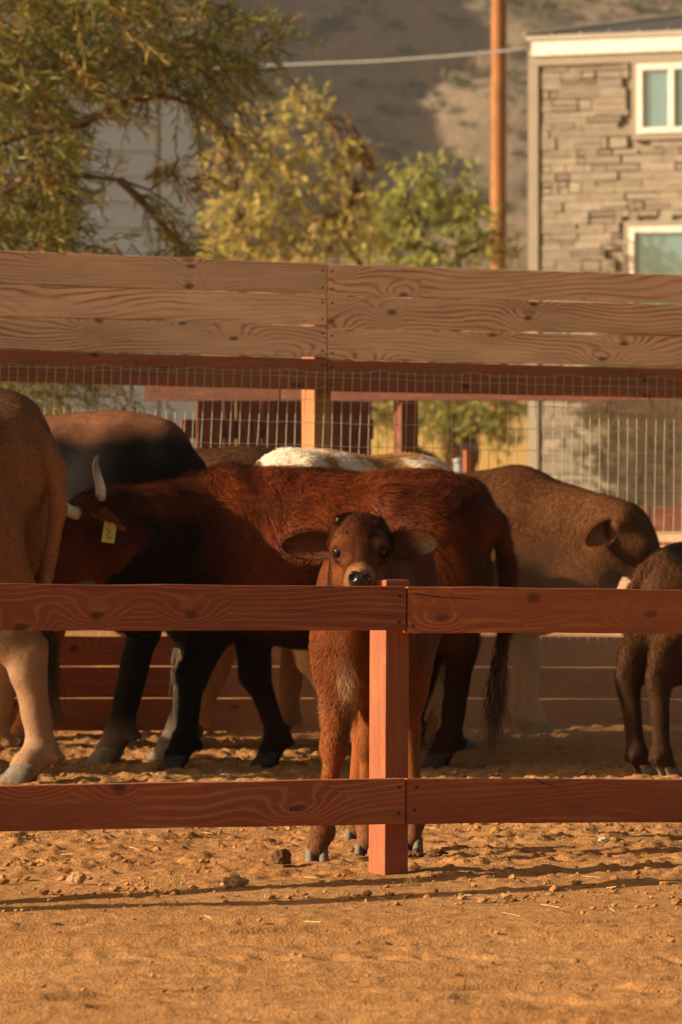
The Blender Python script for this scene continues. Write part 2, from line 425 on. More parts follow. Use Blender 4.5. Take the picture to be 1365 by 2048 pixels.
def branchy(mb, a, b, r0, r1, wob=.1, n=6, seed=0):
    rs = random.Random(seed); a = Vector(a); b = Vector(b); L = (b - a).length
    pts = []; rad = []
    for i in range(n + 1):
        t = i / n; p = a.lerp(b, t)
        if 0 < i < n: p += Vector((rs.uniform(-1, 1), rs.uniform(-1, 1), rs.uniform(-1, 1))) * wob * L * .5
        p.z += wob * L * math.sin(t * math.pi) * .4
        pts.append(p); rad.append(r0 + (r1 - r0) * t)
    mb.tube(pts, rad, 6)
    return pts

def crown_tree(name, label, base, d, blobs, palette, leafL, leafW, dens, seed, cat='tree', trunks=3, depth=1.0, group=None, tr=.11, droop=.25, fork=.35):
    """blobs: (px, py, radius px, weight) in the photograph at depth d"""
    rs = random.Random(seed); root = empty(name, base, label, cat, group)
    sc = F / d; bv = Vector(base)
    wood_mb = MB(); C = []; D = []; LL = []; WW = []; CC = []
    stems = []
    for k in range(trunks):
        t = rs.choice(blobs); tp = P(t[0], t[1], d + rs.uniform(-.5, .5)) - bv
        mid = Vector((tp.x * fork + rs.uniform(-.15, .15), rs.uniform(-.3, .3), tp.z * .42))
        p1 = branchy(wood_mb, (rs.uniform(-.1, .1), rs.uniform(-.1, .1), -.2), mid, tr, tr * .65, .10, 5, seed + k)
        p2 = branchy(wood_mb, mid, tp, tr * .65, tr * .2, .16, 6, seed + 10 + k)
        stems += p1[2:] + p2
    for bi, (px, py, rp, wt) in enumerate(blobs):
        c = P(px, py, d) - bv; rad = rp / sc
        near = min(stems, key=lambda q: (q - c).length)
        branchy(wood_mb, near, c + Vector((0, rs.uniform(-.3, .3), 0)), tr * .32, tr * .08, .18, 6, seed + 100 + bi)
        ntw = int(dens * wt * rp * rp / 900)
        for j in range(ntw):
            u = Vector((rs.gauss(0, 1), rs.gauss(0, 1), rs.gauss(0, 1))).normalized() * rad * (rs.random() ** .45)
            u.y *= depth
            p = c + u
            out = (u.normalized() * .8 + Vector((rs.gauss(0, .5), rs.gauss(0, .5), rs.gauss(0, .5) - droop))).normalized()
            tl = rs.uniform(.12, .34)
            wood_mb.tube([p - out * tl * .4, p + out * tl], [.006, .002], 3, False)
            base_c = np.array(palette[rs.randrange(len(palette))]) * rs.uniform(.75, 1.25)
            for q in range(rs.randint(8, 13)):
                s = rs.uniform(-.2, 1.05); pos = p + out * tl * s
                dd = (out * .7 + Vector((rs.gauss(0, .6), rs.gauss(0, .6), rs.gauss(0, .6) - droop))).normalized()
                C.append(pos[:]); D.append(dd[:]); LL.append(leafL * rs.uniform(.6, 1.3)); WW.append(leafW * rs.uniform(.7, 1.3))
                CC.append(base_c * rs.uniform(.8, 1.2))
    wood_mb.build('trunk', M['bark'], root, True)
    leaf_mesh('crown', np.array(C), np.array(D), np.array(LL), np.array(WW), np.array(CC), M['leaf'], root)
    return root

def gz(x, y): return float(ground_z(np.array([x]), np.array([float(y)]))[0])
YEL = [(.52, .43, .11), (.58, .48, .14), (.42, .39, .11), (.60, .47, .18), (.40, .38, .10)]
GRN = [(.38, .42, .09), (.44, .46, .12), (.33, .38, .09), (.52, .50, .15)]
t1 = [(718,470,55,1.2),(728,395,38,1.0),(745,340,28,.8),(700,345,36,.9),(450,300,45,1.0),(520,260,45,1.0),(590,215,38,1.0),(640,215,30,.9),(600,185,24,.8),(665,200,18,.8),(470,380,60,1.3),(560,330,60,1.3),(640,310,55,1.1),(700,300,36,.9),(735,320,26,.8),
      (440,470,60,1.5),(530,450,70,1.5),(620,430,70,1.4),(690,420,50,1.2),(420,250,24,.7),(480,230,22,.7),(640,520,70,1.3),(540,540,70,1.3),(440,560,60,1.3),(690,640,60,1.0),(600,700,80,1.0),(740,620,60,1.0),(770,720,60,1.0),(690,760,70,1.0),(780,820,50,.9),(620,830,60,.9),(430,660,60,1.0),(500,760,60,.8)]
crown_tree('mesquite_tree', 'tall golden yellow feathery tree between the white shed and the power pole', (-.9, 64.3, gz(0, 64.3)), 64.3, t1, YEL, .10, .032, 12, 21, trunks=4, depth=1.2)
t2 = [(760,430,50,1.2),(820,420,55,1.2),(880,410,52,1.2),(940,420,45,1.1),(850,350,36,.9),(800,370,28,.8),(850,310,18,.7),(910,360,26,.8),(960,390,26,.8),(745,500,60,1.3),(830,500,70,1.4),(920,490,60,1.3),(985,480,30,.8),
      (1030,515,28,1.2),(1038,480,16,.9),(870,820,60,1.2),(940,810,60,1.2),(1010,820,50,1.2),(1000,860,40,.8),(780,830,50,1),(700,830,40,1),(900,860,40,.7),(830,600,80,1.2),(930,600,70,1.2),(1020,620,60,1.1),(760,650,70,1.1),(880,700,80,1.0),(980,740,70,.9),(1020,800,40,.7),(860,800,60,.7),(730,810,50,.8),(960,850,40,.5)]
crown_tree('mesquite_tree', 'yellow green bushy tree behind the fence left of the brown power pole', (1.6, 67.6, gz(0, 67.6)), 67.5, t2, GRN, .10, .032, 13, 33, trunks=4, depth=.8, tr=.14)

def left_tree():
    d0 = 35.0; base = Vector((P(-210, 900, d0).x, d0, gz(0, d0)))
    root = empty('acacia_tree', base, 'large dark green tree with long narrow leaves hanging before the white shed', 'tree')
    rs = random.Random(5); mb = MB()
    def w(px, py, dd=0): return P(px, py, d0 + dd) - base
    limbs = [[(-210,1000,0),(-190,700,.1),(-150,450,.2),(-60,300,.2),(60,260,0),(165,245,-.2),(215,222,-.3),(262,200,-.3),(330,190,-.2),(400,215,-.1),(450,255,0)],
             [(-150,450,.2),(-80,250,.5),(60,180,.3),(150,125,.2),(240,98,0),(330,90,-.2),(430,95,-.3),(500,115,-.3),(545,75,-.3)],
             [(-80,250,.5),(20,130,.6),(120,40,.5),(220,-40,.4),(330,-60,.2),(420,10,0),(480,50,0)],
             [(60,180,.3),(140,100,.3),(190,45,.3),(250,0,.3)],
             [(-150,450,.2),(-30,400,-.4),(60,360,-.5),(150,350,-.4),(240,360,-.4),(300,380,-.3),(345,350,-.3)],
             [(-190,700,.1),(-60,560,.5),(40,450,.4),(110,360,.5),(130,280,.4)],
             [(240,98,0),(300,150,.2),(360,130,.2),(440,150,.2),(490,250,.3)],
             [(-190,700,.1),(-40,680,.2),(60,620,.2),(150,560,.2),(260,540,.1),(330,500,.1)],
             [(240,360,-.4),(300,420,-.3),(345,470,-.3),(385,500,-.3)]]
    for i, l in enumerate(limbs):
        pts = [w(*q) for q in l]; n = len(pts)
        r0 = .075 if i == 0 else .028
        mb.tube(pts, [max(.008, r0 * (1 - k / (n - .3)) ** 1.2 + .004) for k in range(n)], 7)
    C = []; D = []; LL = []; WW = []; CC = []
    pal = [(.20, .225, .05), (.28, .27, .06), (.16, .20, .055), (.40, .33, .08), (.24, .25, .055), (.46, .33, .09)]
    def twig(p, out, tl, nl):
        bc = np.array(pal[rs.randrange(len(pal))]) * rs.uniform(.7, 1.3)
        pts = [p, p + out * tl * .5 + Vector((0, 0, .02)), p + out * tl + Vector((0, 0, -tl * .2))]
        mb.tube(pts, [.007, .005, .002], 3, False)
        for q in range(nl):
            s = (q + rs.random()) / nl; pos = pts[0].lerp(pts[2], s)
            side = Vector((rs.gauss(0, .6), rs.gauss(0, .6), rs.gauss(-.15, .45)))
            dd = (out * .8 + side).normalized()
            C.append(pos[:]); D.append(dd[:]); LL.append(rs.uniform(.07, .15)); WW.append(rs.uniform(.011, .02)); CC.append(bc * rs.uniform(.75, 1.25))
    def edge(py):   # right-hand outline of the crown
        return float(np.interp(py, [-60, 0, 50, 90, 140, 200, 260, 320, 380, 500, 620, 760, 850], [380, 420, 470, 500, 490, 430, 390, 300, 270, 330, 330, 330, 200]))
    n = 0
    while n < 2300:
        px = rs.uniform(-330, 560); py = rs.uniform(-140, 850); e = edge(py)
        if px > e: continue
        k = min(1.0, (e - px) / 260 + .12)
        if 130 < px < 390 and 190 < py < 480: k *= .05           # the window where the shed shows
        if 300 < py < 520 and px > 150: k *= .5
        if 150 < py < 240 and 200 < px < 400: k *= .6
        if py > 560: k *= .6
        if rs.random() > k: continue
        a = rs.gauss(-.25, .8); out = Vector((math.cos(a), rs.uniform(-.5, .5), math.sin(a) - .15)).normalized()
        twig(w(px, py, rs.uniform(-1.3, 1.3) * (.4 + .6 * k)), out, rs.uniform(.16, .42), rs.randint(11, 18)); n += 1
    for l in limbs:                                              # sprays along the limbs
        for (x0, y0, e0), (x1, y1, e1) in zip(l[:-1], l[1:]):
            for k in range(2 if x1 > 150 and y1 > 150 else 4):
                t = rs.random(); px = x0 + (x1 - x0) * t; py = y0 + (y1 - y0) * t
                if px < -100: continue
                a = math.atan2(-(y1 - y0), x1 - x0) + rs.gauss(0, .7)
                twig(w(px, py, e0), Vector((math.cos(a), rs.uniform(-.4, .4), math.sin(a))).normalized(), rs.uniform(.2, .45), rs.randint(12, 18))
    for px, py, a in ((545,75,.3),(540,80,-.5),(500,70,.9),(470,40,1.1),(480,130,-.9),(430,150,-.8),(450,240,-.9),(380,170,-1.2),(350,330,-.6),(470,255,-.7),(330,460,-.2),(360,480,-.5),(300,390,-.2),(310,360,.4),(340,350,.1),(345,480,.3),(350,430,-.9),(370,500,-.3),(395,360,.1)):
        for k in range(3):
            twig(w(px - 20, py, rs.uniform(-.3, .3)), Vector((math.cos(a + rs.gauss(0, .35)), rs.uniform(-.3, .3), math.sin(a + rs.gauss(0, .35)))).normalized(), rs.uniform(.2, .38), 14)
    mb.build('trunk', M['bark'], root, True)
    leaf_mesh('crown', np.array(C), np.array(D), np.array(LL), np.array(WW), np.array(CC), M['leaf'], root)
left_tree()

# ------------------------------------------------------------------ shed, house, pole, cable
def shed():
    d = 45.0; a = R(14)                     # wall runs away to the right
    c = P(392, 900, d); root = empty('white_shed', (c.x, c.y, gz(0, d) - .1), 'white shed with horizontal siding in shade behind the dark green tree', 'shed', rz=a)
    z0 = 0; Hh = 5.3; W = 7.0; D = 5.0
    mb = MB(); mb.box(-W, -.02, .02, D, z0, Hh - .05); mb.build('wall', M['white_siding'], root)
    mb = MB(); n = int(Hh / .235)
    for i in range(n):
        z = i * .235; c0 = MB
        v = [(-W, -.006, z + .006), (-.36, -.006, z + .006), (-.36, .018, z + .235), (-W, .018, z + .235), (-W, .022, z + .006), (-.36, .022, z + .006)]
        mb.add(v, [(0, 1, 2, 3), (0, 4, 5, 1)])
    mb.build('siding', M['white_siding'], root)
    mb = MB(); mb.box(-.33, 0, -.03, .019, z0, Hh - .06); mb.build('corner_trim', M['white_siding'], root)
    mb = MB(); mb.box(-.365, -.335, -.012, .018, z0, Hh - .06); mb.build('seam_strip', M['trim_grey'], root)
    mb = MB(); v = [(-W - .3, -.3, Hh), (.25, -.3, Hh), (.25, D + .3, Hh), (-W - .3, D + .3, Hh), (-W / 2, -.3, Hh + .02), (-W / 2, D + .3, Hh + .02)]
    mb.box(-W - .2, .15, -.2, D + .2, Hh - .045, Hh + .08); mb.build('roof', M['roof_edge'], root)
shed()

HA = R(25); HC = P(1062, 900, 66.0); HG = gz(2, 66) - .25
def house():
    root = empty('stone_house', (HC.x, HC.y, HG), 'two storey house with tan stone cladding and white framed windows', 'house', rz=-HA)
    def s_of(px):
        k = (px - CX) / F; return (k * HC.y - HC.x) / (math.cos(HA) + k * math.sin(HA))
    def zz(py, s): return H + (HY - py) / F * (HC.y - s * math.sin(HA)) - HG
    Wd, Dp = 9.0, 7.0; top = zz(118, 0)
    mb = MB(); mb.box(.02, Wd, .05, Dp, 0, top + .05); mb.build('wall', M['beige'], root)
    # windows: (s0, s1, z0, z1)
    wins = [(s_of(1278), s_of(1278) + 1.06, zz(268, 1.5), zz(130, 1.5), .46), (s_of(1262), s_of(1262) + 1.7, zz(455, 1.4) - 1.35, zz(455, 1.4), .5),
            (4.6, 5.7, zz(268, 1.5), zz(130, 1.5), .5), (4.6, 6.2, zz(455, 1.4) - 1.35, zz(455, 1.4), .5)]
    rs = random.Random(3); mb = MB()
    z = 0.0
    while z < top - .02:
        h = rs.choice((.075, .09, .11, .13, .17)); h = min(h, top - z)
        s = .17
        while s < Wd:
            L = rs.choice((.10, .14, .2, .28, .38, .5)); e = min(s + L, Wd); sub = [(z, z + h)]
            if h > .12 and rs.random() < .5: sub = [(z, z + h * .5), (z + h * .5, z + h)]
            for (za, zb) in sub:
                blocked = any(a - .12 < (s + e) / 2 < b + .12 and c - .12 < (za + zb) / 2 < dd + .12 for a, b, c, dd, _ in wins)
                if not blocked:
                    p = rs.uniform(.0, .030) ** 1.0; g = .003 if rs.random() < .78 else .014
                    tone = rs.uniform(.78, 1.12); c0 = (.285 * tone, .237 * tone, .182 * tone * rs.uniform(.95, 1.05))
                    t = rs.uniform(-.008, .008)
                    v = [(s + g, -p, za + g), (e - g, -p + t, za + g), (e - g, .049, za + g), (s + g, .049, za + g), (s + g, -p - t, zb - g), (e - g, -p, zb - g), (e - g, .049, zb - g), (s + g, .049, zb - g)]
                    mb.add(v, [(0,3,2,1),(4,5,6,7),(0,1,5,4),(1,2,6,5),(2,3,7,6),(3,0,4,7)], c0)
            s = e
        z += h
    mb.build('stone_cladding', M['cladding'], root, cols=True)
    mb = MB(); mb.box(-.02, .125, -.045, .3, 0, top - .002); mb.build('corner_trim', M['beige'], root)
    mb = MB(); mb.box(.0, Wd, -.052, .046, top - .10, top + .02); mb.build('frieze_board', M['beige'], root)
    mb = MB(); mb.box(.05, Wd + .1, -.09, -.055, top + .03, top + .235); mb.build('fascia', M['fascia'], root)
    mb = MB(); mb.box(-.02, Wd, -.053, .9, top + .03, top + .12); mb.build('soffit', M['beige'], root)
    mb = MB(); mb.box(-.02, Wd + .1, -.12, -.0, top + .24, top + .30)
    for k in range(14): mb.box(.35 + k * .42, .37 + k * .42, -.13, .0, top + .301, top + .33)
    mb.build('gutter', M['roof_edge'], root)
    ez = top + .302; pit = .20
    mb = MB(); rr = Dp / 2 + .2
    v = [(-.05, -.11, ez), (Wd + .1, -.11, ez), (Wd - rr, Dp / 2, ez + rr * pit), (rr, Dp / 2, ez + rr * pit), (-.05, Dp + .25, ez), (Wd + .1, Dp + .25, ez)]
    mb.add(v, [(0, 1, 2, 3), (0, 3, 4), (3, 2, 5, 4), (1, 5, 2), (0, 4, 5, 1)])
    rf = mb.build('roof', M['roof'], root)
    mb = MB(); mb.tube([(-.05, -.11, ez + .02), (rr, Dp / 2, ez + rr * pit + .02)], .035, 6)
    mb.build('hip_flashing', M['roof_edge'], rf)
    for (s0, s1, z0, z1, mul) in wins:
        wn_ = MB(); t = .075
        wn_.box(s0, s1, -.075, .045, z0, z0 + t); wn_.box(s0, s1, -.075, .045, z1 - t, z1)
        wn_.box(s0, s0 + t, -.073, .045, z0 + t, z1 - t); wn_.box(s1 - t, s1, -.073, .045, z0 + t, z1 - t)
        sm = s0 + (s1 - s0) * mul; wn_.box(sm - .04, sm + .04, -.071, .045, z0 + t, z1 - t)
        wo = wn_.build('window', M['fascia'], root)
        sb = MB(); o = .085
        sb.box(s0 - o, s1 + o, -.05, .044, z0 - o, z0 - .001); sb.box(s0 - o, s1 + o, -.05, .044, z1 + .001, z1 + o)
        sb.box(s0 - o, s0 - .001, -.049, .044, z0, z1); sb.box(s1 + .001, s1 + o, -.049, .044, z0, z1)
        sb.build('surround', M['beige'], wo)
        pn = MB(); pn.box(s0 + t, sm - .04, .0, .03, z0 + t, z1 - t); pn.build('pane', M['glass'], wo)
        pn = MB(); pn.box(sm + .04, s1 - t, .012, .034, z0 + t, z1 - t); pn.build('pane', M['glass'], wo)
house()

def pole():
    d = 80.0; a = P(998, 900, d); b = P(1000, -400, d)
    o = MB(); o.tube([(0, 0, -.5), (.0, 0, 4), (.01, 0, 8), (.02, 0, 14)], [.14, .13, .125, .11], 20)
    root = empty('utility_pole', (a.x, d, gz(a.x, d)), 'tall round brown wooden power pole left of the stone house', 'power pole')
    o.build('pole', M['pole'], root, True)
    mb = MB(); mb.tube([(.11, -.06, -.3), (.115, -.06, 7.6)], .012, 6); mb.build('ground_wire', M['metal_post'], root)
    mb = MB(); mb.box(-1.1, 1.1, -.18, -.10, 12.9, 13.05); mb.build('crossarm', M['pole'], root)
    rs = random.Random(1); mb = MB()
    pts = [P(300, 141, 72), P(480, 134, 71), P(560, 130, 70.4), P(760, 122, 69), P(900, 112, 68), P(1000, 103, 67.2), P(1064, 96, 66.6)]
    o = MB(); o.tube([P(-300, 120, 76)] + pts, .013, 6)
    for i in range(60):
        t = i / 60; k = int(t * 6); q = pts[k].lerp(pts[min(6, k + 1)], t * 6 - k)
        o.tube([q + Vector((-.03, 0, .016)), q + Vector((.03, 0, -.012))], .010, 5)
    tag(o.build('power_cable', M['cable'], None, True), 'grey twisted cable running across to the corner of the house roof', 'cable')
pole()

# ------------------------------------------------------------------ fences
def board(name, A, B, mat, parent, th=.038, seed=0, sag=.0, flip=1):
    """A, B: (top point, bottom point) of the face towards the camera; the board lies behind that face"""
    (at, ab), (bt, bb) = A, B
    mid = (at + ab + bt + bb) / 4; ux = Vector((bt.x - at.x, bt.y - at.y, 0)).normalized()
    ang = math.atan2(ux.y, ux.x); back = Vector((-ux.y, ux.x, 0))
    inv = Matrix.Rotation(-ang, 4, 'Z')
    rs = random.Random(seed); N = 44; v = []; f = []
    for i in range(N + 1):
        t = i / N; tp = at.lerp(bt, t); bp = ab.lerp(bb, t)
        wz = math.sin(t * math.pi) * sag
        L_ = (bt - at).length; wt_ = .0016 * vnoise(np.array([t * L_ * 4, seed, .3])) + .0010 * vnoise(np.array([t * L_ * 22, seed, 5.3])); wb_ = .0016 * vnoise(np.array([t * L_ * 4, seed, 9.3])) + .0010 * vnoise(np.array([t * L_ * 22, seed, 15.3]))
        for p, wv in ((tp, wt_), (bp, wb_), (bp + back * th, wb_), (tp + back * th, wt_)):
            q = inv @ (p - mid); q.z += wz + float(wv); v.append(q)
    for i in range(N):
        for k in range(4):
            f.append((i * 4 + k, i * 4 + (k + 1) % 4, (i + 1) * 4 + (k + 1) % 4, (i + 1) * 4 + k))
    f.append((3, 2, 1, 0)); f.append((N * 4, N * 4 + 1, N * 4 + 2, N * 4 + 3))
    o = mesh_obj(name, v, f, mat, None, loc=mid, rot=(0, 0, ang)); bevel(o, .003, 2)
    put(o, parent); return o, ang, mid
def put(o, parent):
    if parent:
        o.parent = parent; o.matrix_parent_inverse = Matrix.Identity(4)
        o.location = Vector(o.location) - Vector(parent.location)
def post(name, x, y, z0, z1, side, rz, mat, parent, lean=0.0):
    """local x is the length of the post so that the grain runs up"""
    L = z1 - z0; h = side / 2
    mb = MB(); mb.box(-L / 2, L / 2, -h, h, -h, h)
    o = mb.build(name, mat); bevel(o, .004, 2)
    o.rotation_euler = (Matrix.Rotation(rz, 3, 'Z') @ Matrix.Rotation(lean, 3, 'Y') @ Matrix.Rotation(-math.pi / 2, 3, 'Y')).to_euler()
    o.location = (x, y, (z0 + z1) / 2); put(o, parent); return o
def screws(b, pts, ang):
    for p in pts:
        mb = MB(); mb.tube([(0, .003, 0), (0, -.0012, 0)], [.0055, .0055], 10)
        s = mb.build('screw', M['screw'], b); s.location = p

def front_fence():
    pc = P(778, 1748, 15.03)
    root = empty('front_fence', (pc.x, pc.y, 0), 'low red two rail fence with one square post before the cattle', 'fence')
    rz = R(35)
    post('post', pc.x, pc.y + .02, -.3, .905, .089, rz, M['red_post'], root, lean=R(.35))
    def pr(px, y0, y1, d): return (P(px, y0, d), P(px, y1, d))
    def ext(A, B, k): return tuple(a + (b - a) * k for a, b in zip(A, B))
    A = pr(0, 1168, 1262, 14.25); B = pr(813, 1172.5, 1261, 14.95)
    b1, an, mid = board('upper_rail', ext(A, B, -1.02), B, M['red_wood'], root, seed=1)
    an1, mid1 = an, mid
    sp = [P(800, 1192, 14.94), P(798, 1244, 14.94)]
    def loc(b, ws, an, mid): return [Matrix.Rotation(-an, 3, 'Z') @ (w_ - mid) for w_ in ws]
    screws(b1, [Vector((p.x, 0, p.z)) for p in loc(b1, sp, an, mid)], an)
    A = pr(0, 1572, 1663, 14.25); B = pr(811.5, 1557, 1648, 14.95)
    b2, an, mid = board('lower_rail', ext(A, B, -1.02), B, M['red_wood'], root, seed=2)
    screws(b2, [Vector((p.x, 0, p.z)) for p in loc(b2, [P(799, 1575, 14.94), P(796, 1626, 14.94), P(581, 1618, 14.75)], an, mid)], an)
    A = pr(816, 1173, 1266, 14.955); B = pr(1365, 1180, 1267, 15.33)
    b3, an, mid = board('upper_rail', A, ext(A, B, 2.6), M['red_wood_warm'], root, seed=3)
    an3, mid3 = an, mid
    b3['label'] = 'rail with bold yellow grain and a long split'
    screws(b3, [Vector((p.x, 0, p.z)) for p in loc(b3, [P(828, 1252, 14.96)], an, mid)], an)
    A = pr(814, 1557, 1648, 14.955); B = pr(1365, 1560, 1645, 15.33)
    b4, an, mid = board('lower_rail', A, ext(A, B, 2.6), M['red_wood'], root, seed=4)
    screws(b4, [Vector((p.x, 0, p.z)) for p in loc(b4, [P(833, 1574, 14.97), P(828, 1620, 14.97)], an, mid)], an)
    def crack(b, an, mid, pts, name='crack'):
        lc = [Matrix.Rotation(-an, 3, 'Z') @ (P(px, py, d) - mid) for px, py, d, w_ in pts]; v = []; f = []
        for q, (px, py, d, w_) in zip(lc, pts): v += [(q.x, -.0006, q.z + w_), (q.x, -.0006, q.z - w_)]
        for k in range(len(pts) - 1): f.append((2*k, 2*k+1, 2*k+3, 2*k+2))
        mesh_obj(name, v, f, M['screw'], b)
    crack(b3, an3, mid3, [(820, 1186, 14.96, .0004), (838, 1188, 14.97, .0022), (856, 1191, 14.98, .0016), (885, 1195, 15.0, .0024), (915, 1196.5, 15.02, .0014), (940, 1198, 15.04, .0012), (962, 1199, 15.05, .0002)])
    crack(b4, an, mid, [(1070, 1559, 15.13, .001), (1082, 1565, 15.14, .0030), (1100, 1570, 15.15, .0018), (1122, 1577, 15.17, .0003)])
    crack(b1, an1, mid1, [(540, 1223, 14.72, .0002), (575, 1219, 14.75, .0007), (620, 1223, 14.78, .0005), (680, 1226, 14.83, .0008), (735, 1229, 14.88, .0006), (800, 1233, 14.93, .0008)])
    pl = P(-830, 1748, 13.5); post('post', -1.02, 14.24 - .0, -9, -8, .089, rz, M['red_post'], root) if 0 else None
    # neighbouring posts just out of the picture
    for (x, y) in ((-1.02 - 1.19, 14.27 - .70), (.2 + .87 * 2.6, 15.0 + .375 * 2.6)):
        post('post', x, y + .03, -.3, .93, .089, R(30), M['red_post'], root)
front_fence()

FE = lambda x: 22.2 + (x + 1.555) * .402      # the rear fence line, depth at world x
def rear_d(px):
    k = (px - CX) / F; return (22.2 + 1.555 * .402) / (1 - .402 * k)
def rear_fence():
    o0 = P(655, 1465, rear_d(655)); root = empty('rear_fence', (o0.x, o0.y, 0), 'tall rear pen fence of pale boards over red boards and wire', 'fence')
    def pr(px, y0, y1, off=0): d = rear_d(px) + off; return (P(px, y0, d), P(px, y1, d))
    def ln(px, x0, ya, x1, yb): return ya + (yb - ya) * (px - x0) / (x1 - x0)
    def row(name, px0, px1, t0, b0, t1, b1, xa, xb, mat, seed, lab=None):
        A = pr(px0, ln(px0, xa, t0, xb, t1), ln(px0, xa, b0, xb, b1)); B = pr(px1, ln(px1, xa, t0, xb, t1), ln(px1, xa, b0, xb, b1))
        b, an, mid = board(name, A, B, mat, root, seed=seed)
        if lab: b['label'] = lab
        for pxs in (px0, px1):
            if 0 < pxs < 1365:
                px_ = pxs + (-9 if pxs == px1 else 9)
                ws = [P(px_, ln(px_, xa, t0, xb, t1) + 14, rear_d(px_)), P(px_, ln(px_, xa, b0, xb, b1) - 13, rear_d(px_))]
                lc = [Matrix.Rotation(-an, 3, 'Z') @ (q - mid) for q in ws]
                screws(b, [Vector((q.x, 0, q.z)) for q in lc], an)
        return b
    L, Rr = -420, 1800
    row('pale_board', L, 654.5, 501, 566.5, 527, 588.5, 0, 655, M['raw_wood'], 11)
    row('pale_board', L, 654.5, 568.5, 631.5, 590.5, 651, 0, 655, M['raw_wood'], 12)
    row('pale_board', L, 654.5, 632.5, 697, 653, 715.5, 0, 655, M['raw_wood'], 13)
    row('red_board', L, 654.5, 699.5, 763, 717.5, 781, 0, 655, M['dull_red_wood'], 14)
    row('pale_board', 656, Rr, 528, 590.5, 550, 606, 655, 1365, M['raw_wood'], 15)
    row('pale_board', 656, Rr, 592, 655, 609.5, 668.5, 655, 1365, M['raw_wood'], 16)
    row('pale_board', 656, Rr, 657, 718.5, 674, 732.5, 655, 1365, M['raw_wood'], 17)
    row('red_board', 656, Rr, 720, 782, 737.5, 796.5, 655, 1365, M['dull_red_wood'], 18)
    for (ya, yb, sd_) in ((1272, 1331.5, 21), (1334.5, 1395, 22), (1398, 1462, 23)):
        row('low_red_board', L, 654.5, ya, yb, ya + .5, yb + .5, 0, 655, M['dull_red_wood'], sd_)
        row('low_red_board', 656, Rr, ya, yb, ya + 2, yb + 3, 655, 1365, M['dull_red_wood'], sd_ + 5)
    for px in (-420, 633, 1750):
        d = rear_d(px) + .11; q = P(px, 900, d)
        b = post('post', q.x, q.y, -.3, 2.0, .100, R(38), M['orange_wood'] if px == 633 else M['dull_red_wood'], root)
        if px == 633: b['label'] = 'sunlit orange post'
    mb = MB(); rs = random.Random(9)
    k = 0; px = -420.0
    while px < 1800:
        step = 18.6; px += step; k += 1
        lean = float(np.interp(px, [-100, 100, 600, 900, 1365], [18, 26, 24, 10, 6])) + rs.uniform(-3, 3)
        d = rear_d(px) - .008
        yt = 727 + (px / 1365) * 28; yb = 1290
        pts = [P(px + lean * (1 - t) - lean * .5 + rs.uniform(-1.2, 1.2), yt + (yb - yt) * t, d) for t in (0, .12, .3, .5, .7, .86, 1)]
        mb.tube(pts, .0017, 5, False)
    for z in np.linspace(.49, 1.66, 12):
        pts = []
        for px in range(-420, 1801, 37):
            d = rear_d(px) - .011; q = P(px, 900, d)
            q.z = z - (px - 655) * .00003 * (z > 1.2) * 2 + rs.uniform(-.004, .004); pts.append(q)
        mb.tube(pts, .0014, 5, False)
    # twisted edge wire clipped to the red board
    pts = [P(px, 725 + px / 1365 * 28 + (7 if (px // 37) % 5 else 0), rear_d(px) - .012) for px in range(-420, 1801, 37)]
    mb.tube(pts, .0013, 5, False)
    o = mb.build('wire_mesh', M['wire'], None, True); put(o, root)
rear_fence()

def back_fence():
    d0 = 27.5; root = empty('back_fence', (0, d0, gz(0, d0)), 'red post and board fence standing further back behind the wire mesh', 'fence')
    sl = -.30                                  # right end nearer: its face takes grazing sun
    def dd(px): k = (px - CX) / F; return (d0) / (1 - sl * k)
    def pr(px, y0, y1): d = dd(px); return (P(px, y0, d), P(px, y1, d))
    for (px0, px1, y0, y1, sd_) in ((288, 560, 757, 802, 31), (562, 1300, 752, 802, 32), (1302, 1800, 752, 802, 33), (640, 1300, 1012, 1063, 34), (1302, 1800, 1012, 1063, 35), (-300, 638, 1012, 1063, 36)):
        board('rail', pr(px0, y0, y1), pr(px1, y0, y1), M['dark_red_wood'], root, seed=sd_)
    for px, wd in ((812, .125), (1560, .12), (-60, .12)):
        q = P(px, 900, dd(px) + .09); post('post', q.x, q.y, -.2, 1.78, wd * .85, R(-20 + 45), M['dark_red_wood'], root)
back_fence()
def board_pen():
    dq = 30.0; q0 = P(560, 900, dq); root = empty('board_gate', (q0.x, q0.y, gz(0, dq)), 'dark red gate of upright boards in shade behind the wire left of the lit post', 'gate')
    sl = .35; ang = math.atan2(sl, 1)
    for (p0, p1, zb) in ((394, 446, 1.62), (449, 470, 1.6), (474, 503, 1.62), (505, 522, 1.6), (527, 549, 1.62), (551, 603, 1.62), (606, 656, 1.62), (663, 700, 1.62), (702, 742, 1.6)):
        k = ((p0 + p1) / 2 - CX) / F; d = (dq - sl * q0.x) / (1 - sl * k); mid = P((p0 + p1) / 2, 900, d); wd = (p1 - p0) / F * d / math.cos(ang)
        mb = MB(); mb.box(-.95, zb - .85, -wd / 2, wd / 2, -.012, .012)
        o = mb.build('board', M['dark_red_wood']); bevel(o, .003)
        o.rotation_euler = (Matrix.Rotation(ang, 3, 'Z') @ Matrix(((0, 1, 0), (0, 0, 1), (1, 0, 0)))).to_euler()
        o.location = (mid.x, mid.y, 1.05); put(o, root)
    for z in (.5, 1.45):
        mb = MB(); mb.box(-.62, .62, .02, .055, z - .06, z + .06); o = mb.build('crossbar', M['dark_red_wood'], root); o.rotation_euler = (0, 0, ang)
board_pen()

